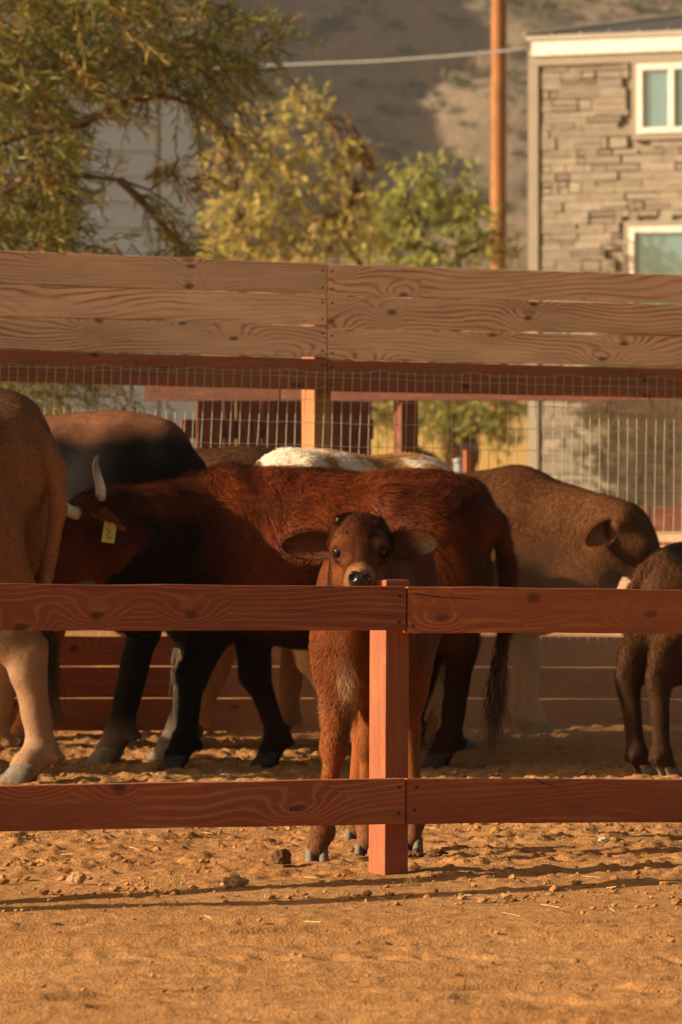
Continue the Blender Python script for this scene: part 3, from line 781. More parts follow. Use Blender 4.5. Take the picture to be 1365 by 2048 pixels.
def odd_posts():
    q = P(919, 900, 40.0); root = empty('metal_post', (q.x, q.y, gz(q.x, q.y)), 'short grey metal post standing in the golden grass behind the wire', 'post')
    mb = MB(); mb.tube([(0, 0, -.2), (0, 0, 1.12)], .045, 12); mb.build('shaft', M['metal_post'], root, True)
    mb = MB(); mb.tube([(0, 0, 1.12), (0, 0, 1.14), (0, 0, 1.155)], [.055, .055, .02], 12); mb.build('cap', M['metal_post'], root, True)
    q = P(938, 900, 39.5); root = empty('wooden_post', (q.x, q.y, gz(q.x, q.y)), 'short red wooden post with dark cap beside the grey metal post', 'post')
    post('shaft', q.x, q.y, -.1, 1.37, .075, R(20), M['red_post'], None).parent = root
    s = root.children[0]; s.location = Vector(s.location) - Vector(root.location)
    mb = MB(); mb.box(-.06, .06, -.06, .06, 0, .03); c = mb.build('cap', M['roof'], root); c.location = (0, 0, 1.371 - root.location.z)
    a = R(-22); c = P(1150, 900, 34.0); zt = 1.274 - (1066 - 920) / F * 34
    mb = MB(); mb.box(-3.6, 4.5, 0, .25, -.1, zt - .06); root = empty('low_wall', (c.x, c.y, gz(0, 34) * 0), 'low tan wall behind the brown cow and the red rail', 'wall', rz=a)
    mb.build('wall', M['tan_wall'], root)
    mb = MB(); mb.box(-3.63, 4.53, -.03, .28, zt - .059, zt); mb.build('coping', M['tan_wall'], root)
odd_posts()

# ------------------------------------------------------------------ cattle
def to_local(pos, yaw, wpt):
    c, s_ = math.cos(yaw), math.sin(yaw); dx, dy = wpt[0] - pos[0], wpt[1] - pos[1]
    return (dx * c + dy * s_, -dx * s_ + dy * c, wpt[2])
class SDF:
    def __init__(s, lo, hi, h):
        s.h = h; s.lo = np.array(lo, float); n = np.ceil((np.array(hi) - s.lo) / h).astype(int) + 1; s.n = n
        s.F = np.full(n, 1.0, dtype=np.float32)
    def _sub(s, lo, hi):
        a = np.maximum(0, np.floor((np.array(lo) - s.lo) / s.h).astype(int)); b = np.minimum(s.n, np.ceil((np.array(hi) - s.lo) / s.h).astype(int) + 1)
        if np.any(b <= a): return None, None
        g = np.stack(np.meshgrid(*[s.lo[i] + np.arange(a[i], b[i]) * s.h for i in range(3)], indexing='ij'), -1)
        return tuple(slice(a[i], b[i]) for i in range(3)), g
    def _merge(s, sl, d, k, sub=False):
        A = s.F[sl]
        if sub:
            hh = np.clip(.5 - .5 * (A + d) / k, 0, 1); s.F[sl] = A + (-d - A) * hh + k * hh * (1 - hh)
        else:
            hh = np.clip(.5 + .5 * (d - A) / k, 0, 1); s.F[sl] = d + (A - d) * hh - k * hh * (1 - hh)
    def cap(s, a, b, ra, rb, k=.05, ys=1.0):
        a = np.array(a, float); b = np.array(b, float); m = max(ra, rb) + k + s.h * 2
        sl, g = s._sub(np.minimum(a, b) - m, np.maximum(a, b) + m)
        if sl is None: return
        w = np.array([1, ys, 1.0]); yc = (a + b) / 2
        ab = (b - a) * w; pa = (g - a) * w
        t = np.clip((pa @ ab) / (ab @ ab + 1e-12), 0, 1)
        d = np.linalg.norm(pa - t[..., None] * ab, axis=-1) - (ra + (rb - ra) * t)
        s._merge(sl, d / max(1.0, ys) ** .5, k)
    def ell(s, c, r, k=.05, rot=None, sub=False):
        c = np.array(c, float); r = np.array(r, float); m = r.max() + k + s.h * 2
        sl, g = s._sub(c - m, c + m)
        if sl is None: return
        p = g - c
        if rot is not None: p = p @ np.array(rot)      # columns of rot are the ellipsoid axes
        k0 = np.linalg.norm(p / r, axis=-1); k1 = np.linalg.norm(p / (r * r), axis=-1) + 1e-9
        s._merge(sl, k0 * (k0 - 1) / k1, k, sub)
    def mesh(s):
        Fv = s.F; n = s.n; neg = Fv < 0
        c = [(i, j, k) for i in (0, 1) for j in (0, 1) for k in (0, 1)]
        def cell(A, o): return A[o[0]:n[0]-1+o[0], o[1]:n[1]-1+o[1], o[2]:n[2]-1+o[2]]
        cnt = sum(cell(neg, o).astype(np.int8) for o in c); act = (cnt > 0) & (cnt < 8)
        ii = np.argwhere(act); idx = -np.ones(act.shape, dtype=np.int64); idx[act] = np.arange(len(ii))
        vals = {o: cell(Fv, o)[act] for o in c}; acc = np.zeros((len(ii), 3)); num = np.zeros(len(ii))
        for o in c:
            for ax in range(3):
                if o[ax]: continue
                q = list(o); q[ax] = 1; q = tuple(q); a, b = vals[o], vals[q]; m = (a < 0) != (b < 0)
                t = np.where(m, a / (a - b + 1e-12), 0); p = np.tile(np.array(o, float), (len(ii), 1)); p[:, ax] += t
                acc += p * m[:, None]; num += m
        V = s.lo + (ii + acc / num[:, None]) * s.h
        quads = []
        for ax in range(3):
            o = [slice(0, -1) if a == ax else slice(1, -1) for a in range(3)]; o2 = [slice(1, None) if a == ax else slice(1, -1) for a in range(3)]
            A = neg[tuple(o)]; B = neg[tuple(o2)]; e = np.argwhere(A != B); sgn = A[A != B]
            if not len(e): continue
            off = np.array([0 if a == ax else 1 for a in range(3)]); e = e + off; u, w_ = (ax + 1) % 3, (ax + 2) % 3
            du = np.eye(3, dtype=int)[u]; dw = np.eye(3, dtype=int)[w_]
            def I(x): return idx[x[:, 0], x[:, 1], x[:, 2]]
            q = np.stack([I(e - du - dw), I(e - dw), I(e), I(e - du)], -1); q[~sgn] = q[~sgn][:, ::-1]
            quads.append(q)
        Q = np.concatenate(quads); Q = Q[(Q >= 0).all(1)]
        # vertex normals from the field
        gp = np.clip(((V - s.lo) / s.h), 1, n - 2.001); i0 = np.round(gp).astype(int)
        N_ = np.stack([Fv[tuple(i0[:, a] + (1 if a == b else 0) for a in range(3))] - Fv[tuple(i0[:, a] - (1 if a == b else 0) for a in range(3))] for b in range(3)], -1)
        return V, Q, unit(N_)

def fur_mesh(name, V, Q, Nn, n, flow, length, width, colfn, mat, parent, view, rs, lift=.35, curl=.25, curlscale=12.0, weight=None):
    a, b, c, d = (V[Q[:, k]] for k in range(4)); ar = np.linalg.norm(np.cross(c - a, d - b), axis=1)
    fn = unit(Nn[Q].mean(1)); ar = ar * (fn @ view > -.35)
    if weight is not None: ar = ar * weight(V[Q].mean(1))
    pr = ar / ar.sum(); f = rs.choice(len(Q), n, p=pr)
    u = rs.random((n, 1)); w_ = rs.random((n, 1))
    p = (a[f] * (1 - u) + b[f] * u) * (1 - w_) + (d[f] * (1 - u) + c[f] * u) * w_
    N0 = fn[f]; D = flow(p, N0)
    nv = np.stack([vnoise(p * curlscale + o) for o in (0, 31.7, 67.1)], -1) + .35 * np.stack([vnoise(p * curlscale * 4 + o) for o in (9, 41.7, 77.1)], -1)
    D = unit(unit(D) + curl * nv * 1.6 + rs.normal(size=p.shape) * .13)
    D = unit(D - N0 * np.sum(D * N0, 1, keepdims=True)); D = unit(D + N0 * lift * rs.uniform(.5, 1.4, (n, 1)))
    sd_ = unit(np.cross(D, N0)); L = (length(p) * rs.uniform(.6, 1.25, n))[:, None]; Wd = width * rs.uniform(.7, 1.3, (n, 1))
    down = N0 * -.22 * L
    r0 = p - N0 * .002; mid = p + D * L * .55; tip = p + D * L + down + nv * L * curl * .4
    v = np.stack([r0 - sd_ * Wd * .5, r0 + sd_ * Wd * .5, mid + sd_ * Wd * .42, mid - sd_ * Wd * .42, tip], 1).reshape(-1, 3)
    k = np.arange(n)[:, None] * 5
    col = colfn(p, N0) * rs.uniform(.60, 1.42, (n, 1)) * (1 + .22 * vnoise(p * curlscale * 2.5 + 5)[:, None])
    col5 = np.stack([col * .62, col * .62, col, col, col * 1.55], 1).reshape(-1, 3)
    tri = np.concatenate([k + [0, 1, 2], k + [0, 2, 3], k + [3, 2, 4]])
    return mesh_obj(name, v, tri, mat, parent, True, cols=np.clip(col5, .002, .95))

def strands(name, pts, n, r, L, colfn, mat, parent, rs, droop=1.0, width=.002, wavy=.25):
    """a hank of long hairs leaving the polyline pts (local coordinates) and hanging down"""
    pts = np.array(pts, float); V_ = []; F_ = []; C_ = []; seg = 6
    for i in range(n):
        t = rs.random() * (len(pts) - 1); k = min(int(t), len(pts) - 2); p = pts[k] + (pts[k + 1] - pts[k]) * (t - k)
        d0 = unit(pts[k + 1] - pts[k]); o = rs.normal(size=3) * r; p = p + o * .6
        ln = L * rs.uniform(.5, 1.1); dr = unit(d0 * .6 + o * 4 + np.array([0, 0, -droop])); s = unit(np.cross(dr, rs.normal(size=3)))
        ph = rs.uniform(0, 6.3); base = len(V_); cc = colfn(i / n, rs)
        for j in range(seg + 1):
            q = j / seg; x = p + dr * ln * q + np.array([0, 0, -.15 * ln * q * q]) + s * math.sin(ph + q * 7) * wavy * .05 * q
            wd = width * (1 - .85 * q)
            V_ += [x - s * wd, x + s * wd]; C_ += [cc, cc]
            if j: F_.append((base + 2*j - 2, base + 2*j - 1, base + 2*j + 1, base + 2*j))
    return mesh_obj(name, np.array(V_), np.array(F_), mat, parent, True, cols=np.clip(np.array(C_), .003, .9))

def hoof_mesh(size, M4, name, mat, parent):
    mb = MB(); n = 12
    for sy in (-1, 1):
        v = []; f = []
        rings = [(1.05, .0, 1.00, .0), (1.0, .004, .92, .30), (.90, -.004, .82, .75), (.80, -.010, .76, 1.02)]
        for (sc_, xo, wd, hz) in rings:
            for k in range(n):
                a = 2 * math.pi * k / n; cx_ = math.cos(a); x = (cx_ * .060 if cx_ > 0 else cx_ * .040) * sc_ + xo - hz * .022 + .012
                y = math.sin(a) * .026 * wd + sy * .0275
                v.append(M4 @ (Vector((x, y, hz * .062)) * size))
        for r_ in range(3):
            for k in range(n): f.append((r_*n+k, r_*n+(k+1) % n, (r_+1)*n+(k+1) % n, (r_+1)*n+k))
        f.append(tuple(range(n))[::-1]); f.append(tuple(3*n+k for k in range(n))); mb.add(v, f)
    return mb.build(name, mat, parent, True)

def ear_mesh(L, W, base, along, face, inner, outer, parent, rs, furn=700, tip=None):
    """leaf-shaped cup; along: axis; face: the way the hollow looks"""
    a = unit(np.array(along, float)); n = np.array(face, float); n = unit(n - a * (n @ a)); s = np.cross(n, a)
    nu, nv = 16, 11; Vs = []; Cs = []
    for layer in (0, 1):
        for i in range(nu + 1):
            u = i / nu; wd = W * .5 * (math.sin(math.pi * min(1, u ** .80 * .96 + .04)) ** .55 + .10 * (1 - u))
            for j in range(nv):
                q = -1 + 2 * j / (nv - 1); cup = (.34 * W * (1 - u * .55)) * (1 - abs(q) ** 1.8)
                p = a * u * L + s * q * wd * (1 - .18 * (1 - u) * abs(q)) - n * cup - n * (.006 * L / .15) * layer * (1 - abs(q) ** 4) + n * .10 * L * math.sin(u * 2.2) * .3
                Vs.append(np.array(base) + p)
                edge_ = abs(q) ** 3; c = np.array(inner) * (1 - .75 * edge_) + np.array(outer) * .75 * edge_ if layer == 0 else np.array(outer)
                if tip is not None: tw = float(sstep(.45, .85, np.array(u + .15 * q))); c = c * (1 - .85 * tw) + np.array(tip) * .85 * tw  # pale fur tip, sunlight painted into its colour
                Cs.append(c)
    m = (nu + 1) * nv; Fq = []
    for i in range(nu):
        for j in range(nv - 1):
            k = i * nv + j; Fq.append((k, k + 1, k + nv + 1, k + nv)); Fq.append((m + k, m + k + nv, m + k + nv + 1, m + k + 1))
    for i in range(nu):
        for j, fl in ((0, 0), (nv - 1, 1)):
            k = i * nv + j; q_ = (k, k + nv, m + k + nv, m + k); Fq.append(q_ if fl else q_[::-1])
    for j in range(nv - 1): k = nu * nv + j; Fq.append((k, k + 1, m + k + 1, m + k))
    e = mesh_obj('ear', np.array(Vs), np.array(Fq), M['hide'], parent, True, cols=np.array(Cs))
    # hair in the hollow and along the rim, sunlit edge painted into rim colour
    C = []; D = []; CC = []
    for k in range(furn):
        i = rs.integers(0, nu + 1); j = rs.integers(0, nv); rim = rs.random() < .55
        if rim: j = 0 if rs.random() < .5 else nv - 1
        p = np.array(Vs[i * nv + j]) + rs.normal(size=3) * .003
        q = -1 + 2 * j / (nv - 1); dv = a * .7 + s * q * .8 + n * (.35 if rim else .5) + rs.normal(size=3) * .3
        C.append(p); D.append(unit(dv)); CC.append((np.array(outer) * 2.6 if rim else np.array(inner) * 1.6 + .01) * rs.uniform(.6, 1.4))
    h = leaf_mesh('ear_hair', np.array(C), np.array(D), rs.uniform(.010, .022, furn) * (L / .15), np.full(furn, .0016), np.array(CC), M['coat'], e)
    return e

def cow(name, label, pos, yaw, s=1.0, sx=1.0, hooves=None, poll=(1.12, 0, 1.2), hdir=(.8, 0, -.6), hs=1.0, colfn=None, res=.016, horns=None, tailpts=None, switch=None, furn=20000,
        furL=.03, furW=.003, curl=.2, curlscale=12.0, lift=.35, ears=True, ear_len=.24, hoofmat='hoof', cat='cow', belly=1.0, furfn=None, legfur=.45, neckr=1.0, headlook=None, thin=1.0, tagear=False, ear_in=(.03, .016, .012), group='cattle standing in the pen', ear_drop=(-.25, -.25), swcol=(.05, .03, .02), legthick=1.0, furweight=None, ear_along=None, joints={}, tailr=1.0, dewl=.16, pin=.055, deep=1.0, neckz=1.06, shr=.34, hwid=1.0, muz=1.0, lit_tipcol=None):
    root = empty(name, (pos[0], pos[1], 0), label, cat, group, rz=yaw)
    rs = np.random.default_rng(abs(hash(label)) % 1000 if 0 else sum(map(ord, label)))
    cy_, sy_ = math.cos(yaw), math.sin(yaw)
    def loc(xy, z=0): dx, dy = xy[0] - pos[0], xy[1] - pos[1]; return np.array([dx * cy_ + dy * sy_, -dx * sy_ + dy * cy_, z])
    k3 = np.array([s * sx, s, s])
    def T(*p): return np.array([p[0], p[1] * thin, 1.28 - (1.28 - p[2]) * deep]) * k3
    def Tr(*r): return np.array([r[0], r[1] * thin, r[2] * deep]) * k3
    poll = np.array(poll, float); hdir = unit(np.array(hdir, float))
    hl = s * hs
    lo = np.minimum(T(-1.12, -.5, -.02), poll - .62 * hl); hi = np.maximum(T(1.0, .5, 1.55), poll + .62 * hl); lo[2] = -.01
    for h_ in hooves.values(): lo = np.minimum(lo, loc(h_) - .15); hi = np.maximum(hi, loc(h_) + .15)
    if tailpts: tp = np.array([T(*q) for q in tailpts]); lo = np.minimum(lo, tp.min(0) - .06); hi = np.maximum(hi, tp.max(0) + .06)
    lo[2] = -.01
    D = SDF(lo, hi, res)
    # trunk of the body
    D.ell(T(.18, 0, .93), Tr(.58, .30, .37), .1)
    D.ell(T(-.14, 0, .90), Tr(.58, .335 * belly, .365 * (.9 + .1 * belly)), .12)
    D.ell(T(-.56, 0, 1.03), Tr(.36, .255, .28), .12)
    D.cap(T(-.80, 0, 1.19), T(.2, 0, 1.205), .085 * s, .085 * s, .12)
    D.cap(T(.2, 0, 1.205), T(.52, 0, 1.235), .085 * s, .10 * s, .12)
    for sg in (-1, 1):
        D.cap(T(-.44, sg * .21, 1.17), T(-.62, sg * .17, 1.10), .07 * s, .09 * s, .10)
        D.cap(T(-.62, sg * .15, 1.12), T(-.90 + (.055 - pin) * 2, sg * .085, 1.08), .10 * s, pin * s, .10)
        D.ell(T(.50, sg * .155, .62 + shr), Tr(.19, .12, shr), .10)
        D.ell(T(-.60, sg * .15, .88), Tr(.26, .135, .32), .10)
    D.ell(T(.66, 0, .80), Tr(.20, .17, .26), .12)
    D.ell(T(.74, 0, .72), Tr(.12, .09, .14), .10)
    # neck and dewlap
    hd = hdir; upv = np.array([0, 0, 1.0]) if headlook is None else unit(np.array(headlook, float))
    lat = unit(np.cross(upv, hd)); hz = np.cross(hd, lat)
    HR = np.stack([hd, lat, hz], 1)
    def Hd(x, y, z): return poll + (HR @ np.array([x, y * hwid, z])) * hl
    nk0 = T(.50, 0, neckz); nk1 = Hd(.04, 0, -.10) - np.array([0, 0, .05 * hl * (1 - hz[2])])
    D.cap(nk0, nk1, .255 * s * neckr, .125 * s * neckr, .14, 1.35)
    D.cap(T(.55, 0, 1.18), Hd(-.0, 0, -.07) - np.array([0, 0, .06 * hl * (1 - hz[2])]), .12 * s * neckr, .075 * s * neckr, .10)
    dl0 = T(.66, 0, .80); D.cap(dl0, nk1 * .62 + dl0 * .38 - np.array([0, 0, dewl * s]), .13 * s, .11 * s, .12, 1.5); D.cap(nk1 * .62 + dl0 * .38 - np.array([0, 0, dewl * s]), Hd(.11, 0, -.21), .085 * s, .05 * s, .10, 1.6)
    D.cap(T(.62, 0, .97 if dewl > .2 else .84), Hd(.13, 0, -.14), (.20 if dewl > .2 else .13) * s, (.12 if dewl > .2 else .06) * s, .10, 1.3)
    # head
    D.ell(Hd(.085, 0, -.10), np.array([.155, .118 * hwid, .120]) * hl, .05, HR)
    D.ell(Hd(.16, 0, -.065), np.array([.135, .108 * hwid, .085]) * hl, .05, HR)
    D.ell(Hd(.01, 0, -.030), np.array([.075, .138 * hwid, .046]) * hl, .035, HR)
    D.cap(Hd(.17, 0, -.110), Hd(.40, 0, -.108), .098 * hwid * hl, .058 * muz * hl, .06)
    D.ell(Hd(.425, 0, -.112), np.array([.056, .064 * muz, .058 * muz]) * hl, .04, HR)
    D.ell(Hd(.405, 0, -.150), np.array([.050, .050 * muz, .036 * muz]) * hl, .03, HR)
    for sg in (-1, 1):
        D.cap(Hd(.06, sg * .065, -.21), Hd(.35, sg * .02, -.165), .060 * hl, .045 * hl, .06)
        D.ell(Hd(.205, sg * .106, -.050), np.array([.058, .030, .040]) * hl, .03, HR)
        D.ell(Hd(.248, sg * .124, -.054), np.array([.024, .018, .019]) * hl, .010, HR, sub=True)
        D.ell(Hd(.478, sg * .038 * muz, -.098), np.array([.022, .017, .019]) * hl, .014, HR, sub=True)
        D.cap(Hd(.02, sg * .085, -.075), Hd(.005, sg * .135, -.08), .042 * hl, .030 * hl, .03)
        if horns or cat == 'calf': D.ell(Hd(.0, sg * .088, -.025), np.array([.035, .035, .035]) * hl, .03, HR)
    # legs
    lt = s * legthick
    for nm, h_ in hooves.items():
        fore = nm[0] == 'F'; sg = 1 if nm[1] == 'L' else -1; lift_ = h_[2] if len(h_) > 2 else 0.0
        ft = loc(h_, .0); ft[2] = lift_; sdy = np.array([0, h_[4] if len(h_) > 4 else 0.0, 0])
        if fore:
            t0 = T(.50, sg * .15, .80); el = T(.46, sg * .16, .70)
            el[0] = el[0] * .75 + ft[0] * .25
            fet = ft + sdy * .6 + np.array([-.045 * s, 0, .135 * s]); kn = el + (fet - el) * .50 + np.array([.035 * s, 0, .0]); kn[1] = .5 * kn[1] + .5 * ft[1] + sdy[1]
            D.cap(t0, el, .145 * lt, .105 * lt, .09); D.cap(el, kn, .098 * lt, .062 * lt, .05)
            D.ell(kn + np.array([.006, 0, 0]), np.array([.062, .058, .075]) * lt, .03)
            D.cap(kn, fet, .050 * lt, .042 * lt, .02)
        else:
            t0 = T(-.56, sg * .16, .88); st = T(-.44, sg * .175, .72); st[0] = st[0] * .75 + (ft[0] + .28 * s) * .25
            fet = ft + np.array([-.05 * s, 0, .135 * s]); hk = fet + np.array([-.085 * s, 0, .40 * s]); hk[0] = hk[0] * .7 + .3 * T(-.74, 0, 0)[0]; hk[1] = .5 * ft[1] + .5 * st[1]
            if nm in joints: hk = np.array(to_local(pos, yaw, joints[nm][0])); fet = np.array(to_local(pos, yaw, joints[nm][1]))
            D.cap(t0, st, .20 * lt, .145 * lt, .10); D.cap(t0 + T(-.16, 0, -.05), hk + np.array([.02, 0, .16 * s]), .14 * lt, .075 * lt, .09)
            D.cap(st, hk + np.array([.015 * s, 0, .03 * s]), .135 * lt, .068 * lt, .07)
            D.cap(hk + np.array([-.035 * s, 0, .055 * s]), hk + np.array([0, 0, -.04 * s]), .040 * lt, .058 * lt, .03)
            D.cap(hk, fet, .060 * lt, .046 * lt, .03)
        D.ell(fet, np.array([.056, .056, .055]) * lt, .025)
        D.cap(fet, ft + np.array([.0, 0, .055 * s]), .048 * lt, .050 * lt, .02)
        for q in (-1, 1): D.ell(fet + np.array([-.055, q * .028, -.025]) * s, np.array([.02, .016, .022]) * s, .012)
    if tailpts:
        nT = len(tp)
        for i in range(nT - 1):
            r0, r1 = (.055 - .028 * min(1, i / (nT - 1.5))) * s * tailr, (.055 - .028 * min(1, (i + 1) / (nT - 1.5))) * s * tailr
            D.cap(tp[i], tp[i + 1], r0, r1, .03 if i == 0 else .01)
    V, Q, Nn = D.mesh()
    V = V + Nn * (.004 * s * fbm(V * 9 + 3, 2))[:, None]
    V[:, 2] = np.maximum(V[:, 2], .002)
    def hu(p):        # head coordinates
        return ((p - poll) @ HR) / hl / np.array([1, hwid, 1])
    cf = (lambda p, n: colfn(p / k3, hu(p), n))
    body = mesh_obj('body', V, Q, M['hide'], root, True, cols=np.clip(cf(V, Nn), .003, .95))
    # coat
    view = np.array([0 * cy_ + -1 * sy_, -0 * sy_ - 1 * cy_, .15]); view = unit(np.array([-sy_ * 1.0, -cy_ * 1.0, .12]))
    def flow(p, n):
        q = p / k3; h_ = hu(p); f_ = np.tile(np.array([-.8, 0, -.55]), (len(p), 1))
        legw = 1 - sstep(.50, .72, q[:, 2]); f_ = f_ * (1 - legw[:, None]) + np.array([-.1, 0, -1.0]) * legw[:, None]
        hw = (sstep(-.12, .06, h_[:, 0]) * (np.abs(h_[:, 1]) < .3) * (np.abs(h_[:, 2] + .1) < .32)) * (q[:, 2] > .5)
        return f_ * (1 - hw[:, None]) + (HR[:, 0] * .9 - HR[:, 2] * .25) * hw[:, None]
    def flen(p):
        h_ = hu(p); q = p / k3; b = np.full(len(p), furL); b *= legfur + (1 - legfur) * sstep(.42, .72, q[:, 2])
        face = sstep(.16, .3, h_[:, 0]) * (np.abs(h_[:, 1]) < .3) * (np.abs(h_[:, 2]) < .4); b *= 1 - .55 * face
        if furfn is not None: b = b * furfn(q, h_)
        return b
    def wt(p):
        h_ = hu(p); bad = ((h_[:, 0] - .245) ** 2 + (np.abs(h_[:, 1]) - .122) ** 2 + (h_[:, 2] + .054) ** 2 < .034 ** 2) | ((h_[:, 0] > .44) & (np.abs(h_[:, 1]) < .062) & (h_[:, 2] > -.15) & (h_[:, 0] < .6))
        w0 = np.where(bad, 0.0, 1.0)
        if furweight is not None: w0 = w0 * furweight(p / k3, h_)
        return w0
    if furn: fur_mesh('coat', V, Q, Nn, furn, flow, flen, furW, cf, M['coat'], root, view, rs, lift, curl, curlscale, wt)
    if furn > 140000:                                     # shaggy forelock
        h_ = hu(V); ok = np.where((h_[:, 0] > -.03) & (h_[:, 0] < .20) & (np.abs(h_[:, 1]) < .105 - .22 * np.clip(h_[:, 0], 0, 1)) & (h_[:, 2] > -.06) & (h_[:, 2] < .08))[0]
        ii = rs.choice(ok, 5200); p = V[ii] + rs.normal(size=(5200, 3)) * .002; cl = np.stack([vnoise(p * 75 + o) for o in (0, 31.7, 67.1)], -1)
        dv = unit(HR[:, 0] * .8 + Nn[ii] * .32 + cl * .75 + rs.normal(size=p.shape) * .12 + lat * (hu(p)[:, 1:2] * 2.5))
        cc = np.array((.075, .022, .010)) * rs.uniform(.45, 1.9, (5200, 1)) * (1 + .8 * cl[:, :1])
        leaf_mesh('forelock', p, dv, rs.uniform(.014, .034, 5200), np.full(5200, .0022), np.clip(cc, .003, .6), M['coat'], root)
    # hooves
    for nm, h_ in hooves.items():
        ft = loc(h_, 0.0); lf = h_[2] if len(h_) > 2 else 0.0; tw = h_[3] if len(h_) > 3 else 0.0
        hoof_mesh(s * 1.1 * (.5 + .5 * legthick), Matrix.Translation((ft[0], ft[1], lf)) @ Matrix.Rotation(tw, 4, 'Z'), 'hoof', M[hoofmat], root)
    # eyes, nose, ears, horns
    for sg in (-1, 1):
        bm = bmesh.new(); bmesh.ops.create_uvsphere(bm, u_segments=20, v_segments=14, radius=.024 * hl); 
        v = np.array([x.co[:] for x in bm.verts]) + Hd(.233, sg * .1115, -.053); f = [[x.index for x in g.verts] for g in bm.faces]; bm.free()
        eo = mesh_obj('eye', v, f, M['eye'], root, True)
        ce = Hd(.233, sg * .1115, -.053); lidc = cf(np.array([ce + HR[:, 2] * .03 * hl]), np.array([[0, 0, 1.0]]))[0] * .42 + .003
        lv = []; lf = []; ax = unit(HR[:, 0] * .75 + HR[:, 1] * sg * .65); ay = unit(np.cross(HR[:, 2], ax))
        for up_, a0, a1 in ((1, .50, 1.45), (-1, .62, 1.45)):
            b0 = len(lv)
            for i in range(7):
                el_ = a0 + (a1 - a0) * i / 6
                for j in range(15):
                    az = -1.75 + 3.5 * j / 14; rr_ = (.0268 - .0015 * i / 6) * hl; e2 = el_ - .34 * (abs(az) / 1.75) ** 2 * (1 - i / 6)
                    lv.append(ce + rr_ * (math.cos(e2) * (math.cos(az) * ax + math.sin(az) * ay) + math.sin(e2) * up_ * HR[:, 2]))
            for i in range(6):
                for j in range(14): lf.append((b0 + i*15+j, b0 + i*15+j+1, b0 + (i+1)*15+j+1, b0 + (i+1)*15+j))
        mesh_obj('eyelid', np.array(lv), lf, M['hide'], eo, True, cols=np.tile(lidc, (len(lv), 1)))
    NS = SDF(Hd(.45, 0, -.1) - .13 * hl, Hd(.45, 0, -.1) + .13 * hl, res * .45 if cat == 'calf' else res * .6)
    NS.ell(Hd(.448, 0, -.110), np.array([.042, .056 * muz, .046 * muz]) * hl, .02, HR)
    NS.ell(Hd(.440, 0, -.148), np.array([.036, .042 * muz, .022]) * hl, .02, HR)
    for sg in (-1, 1):
        NS.ell(Hd(.470, sg * .043 * muz, -.093), np.array([.024, .017, .021]) * hl, .012, HR)
        NS.ell(Hd(.492, sg * .042 * muz, -.094), np.array([.024, .0135, .0155]) * hl, .008, HR, sub=True)
    v, q, _ = NS.mesh(); mesh_obj('nose', v, q, M['nose'], root, True)
    if ears:
        oc = colfn(np.array([[.9, 0, 1.1]]), np.array([[.0, .12, -.05]]), np.array([[0, 0, 1.0]]))[0]
        for i, sg in enumerate((-1, 1)):
            al = lat * sg * .95 + hz * ear_drop[i] - hd * .15
            if ear_along and sg in ear_along: al = np.array(ear_along[sg][0], float)
            e = ear_mesh(ear_len * hl, ear_len * .57 * hl, Hd(.0, sg * .122, -.092), al, hd * .85 + hz * .25 - upv * .25 if cat == 'calf' else (np.array(ear_along[sg][1], float) if ear_along and sg in ear_along else hd * .6 - upv * .5), ear_in, oc * 1.15, root, rs, 900, lit_tipcol if sg == 1 else None)
            if tagear and sg == tagear:
                mb = MB(); bpt = Vector(Hd(.0, sg * .125, -.085) + unit(al) * ear_len * .50 * hl - hz * .02 * hl)
                mb.box(-.026, .026, -.0015, .0015, -.085, 0); mb.tube([(0, -.006, -.008), (0, .006, -.008)], .009, 8)
                tg = mb.build('ear_tag', M['tag'], root); sq = MB(); sq.tube([(-.016, -.003, -.030), (-.004, -.003, -.034), (.004, -.003, -.048), (-.010, -.003, -.056), (.002, -.003, -.068), (.017, -.003, -.062)], .0022, 5); sq.build('tag_mark', M['screw'], tg); tg.location = bpt; tg.rotation_euler = (R(6), R(8), -yaw + R(8))
    if horns:
        for sg, hp in horns.items():
            pts = [Vector(Hd(*q)) for q in hp['pts']]; mb = MB()
            n = len(pts); fine = []; 
            for i in range(24):
                t = i / 23 * (n - 1); k = min(int(t), n - 2); u = t - k
                p0, p1, p2, p3 = pts[max(0, k - 1)], pts[k], pts[k + 1], pts[min(n - 1, k + 2)]
                fine.append(.5 * ((2 * p1) + (p2 - p0) * u + (2 * p0 - 5 * p1 + 4 * p2 - p3) * u * u + (3 * p1 - p0 - 3 * p2 + p3) * u ** 3))
            rad = [hp['r'] * hl * (1 - i / 23.5) ** .62 for i in range(24)]
            mb.tube(fine, rad, 12); cols = []
            for i in range(24):
                t = i / 23; c = np.array(hp.get('c0', (.42, .35, .28))) * (1 - sstep(.45, .85, t)) + np.array(hp.get('c1', (.13, .07, .04))) * sstep(.45, .85, t)
                cols += [c] * 12
            mesh_obj('horn', mb.v, mb.f, M['horn'], root, True, cols=np.array(cols))
    if switch:
        strands('tail_switch', [T(*q) for q in switch['pts']], switch.get('n', 420), switch.get('r', .022) * s, switch.get('L', .35) * s,
                lambda t, r_: np.array(switch['cols'][r_.integers(0, len(switch['cols']))]) * r_.uniform(.6, 1.4), M['coat'], root, rs, 1.6, .0022, .6)
    return root

def to_dir(yaw, v):
    c, s_ = math.cos(yaw), math.sin(yaw); return (v[0] * c + v[1] * s_, -v[0] * s_ + v[1] * c, v[2])
def lerp(a, b, t): return np.array(a) * (1 - t[:, None]) + np.array(b) * t[:, None]
def A3(c, n): return np.tile(np.array(c, float), (n, 1))
TAIL = [(-.86, 0, 1.16), (-.94, 0, 1.08), (-.975, 0, .92), (-.97, 0, .70), (-.955, 0, .52), (-.95, 0, .42)]

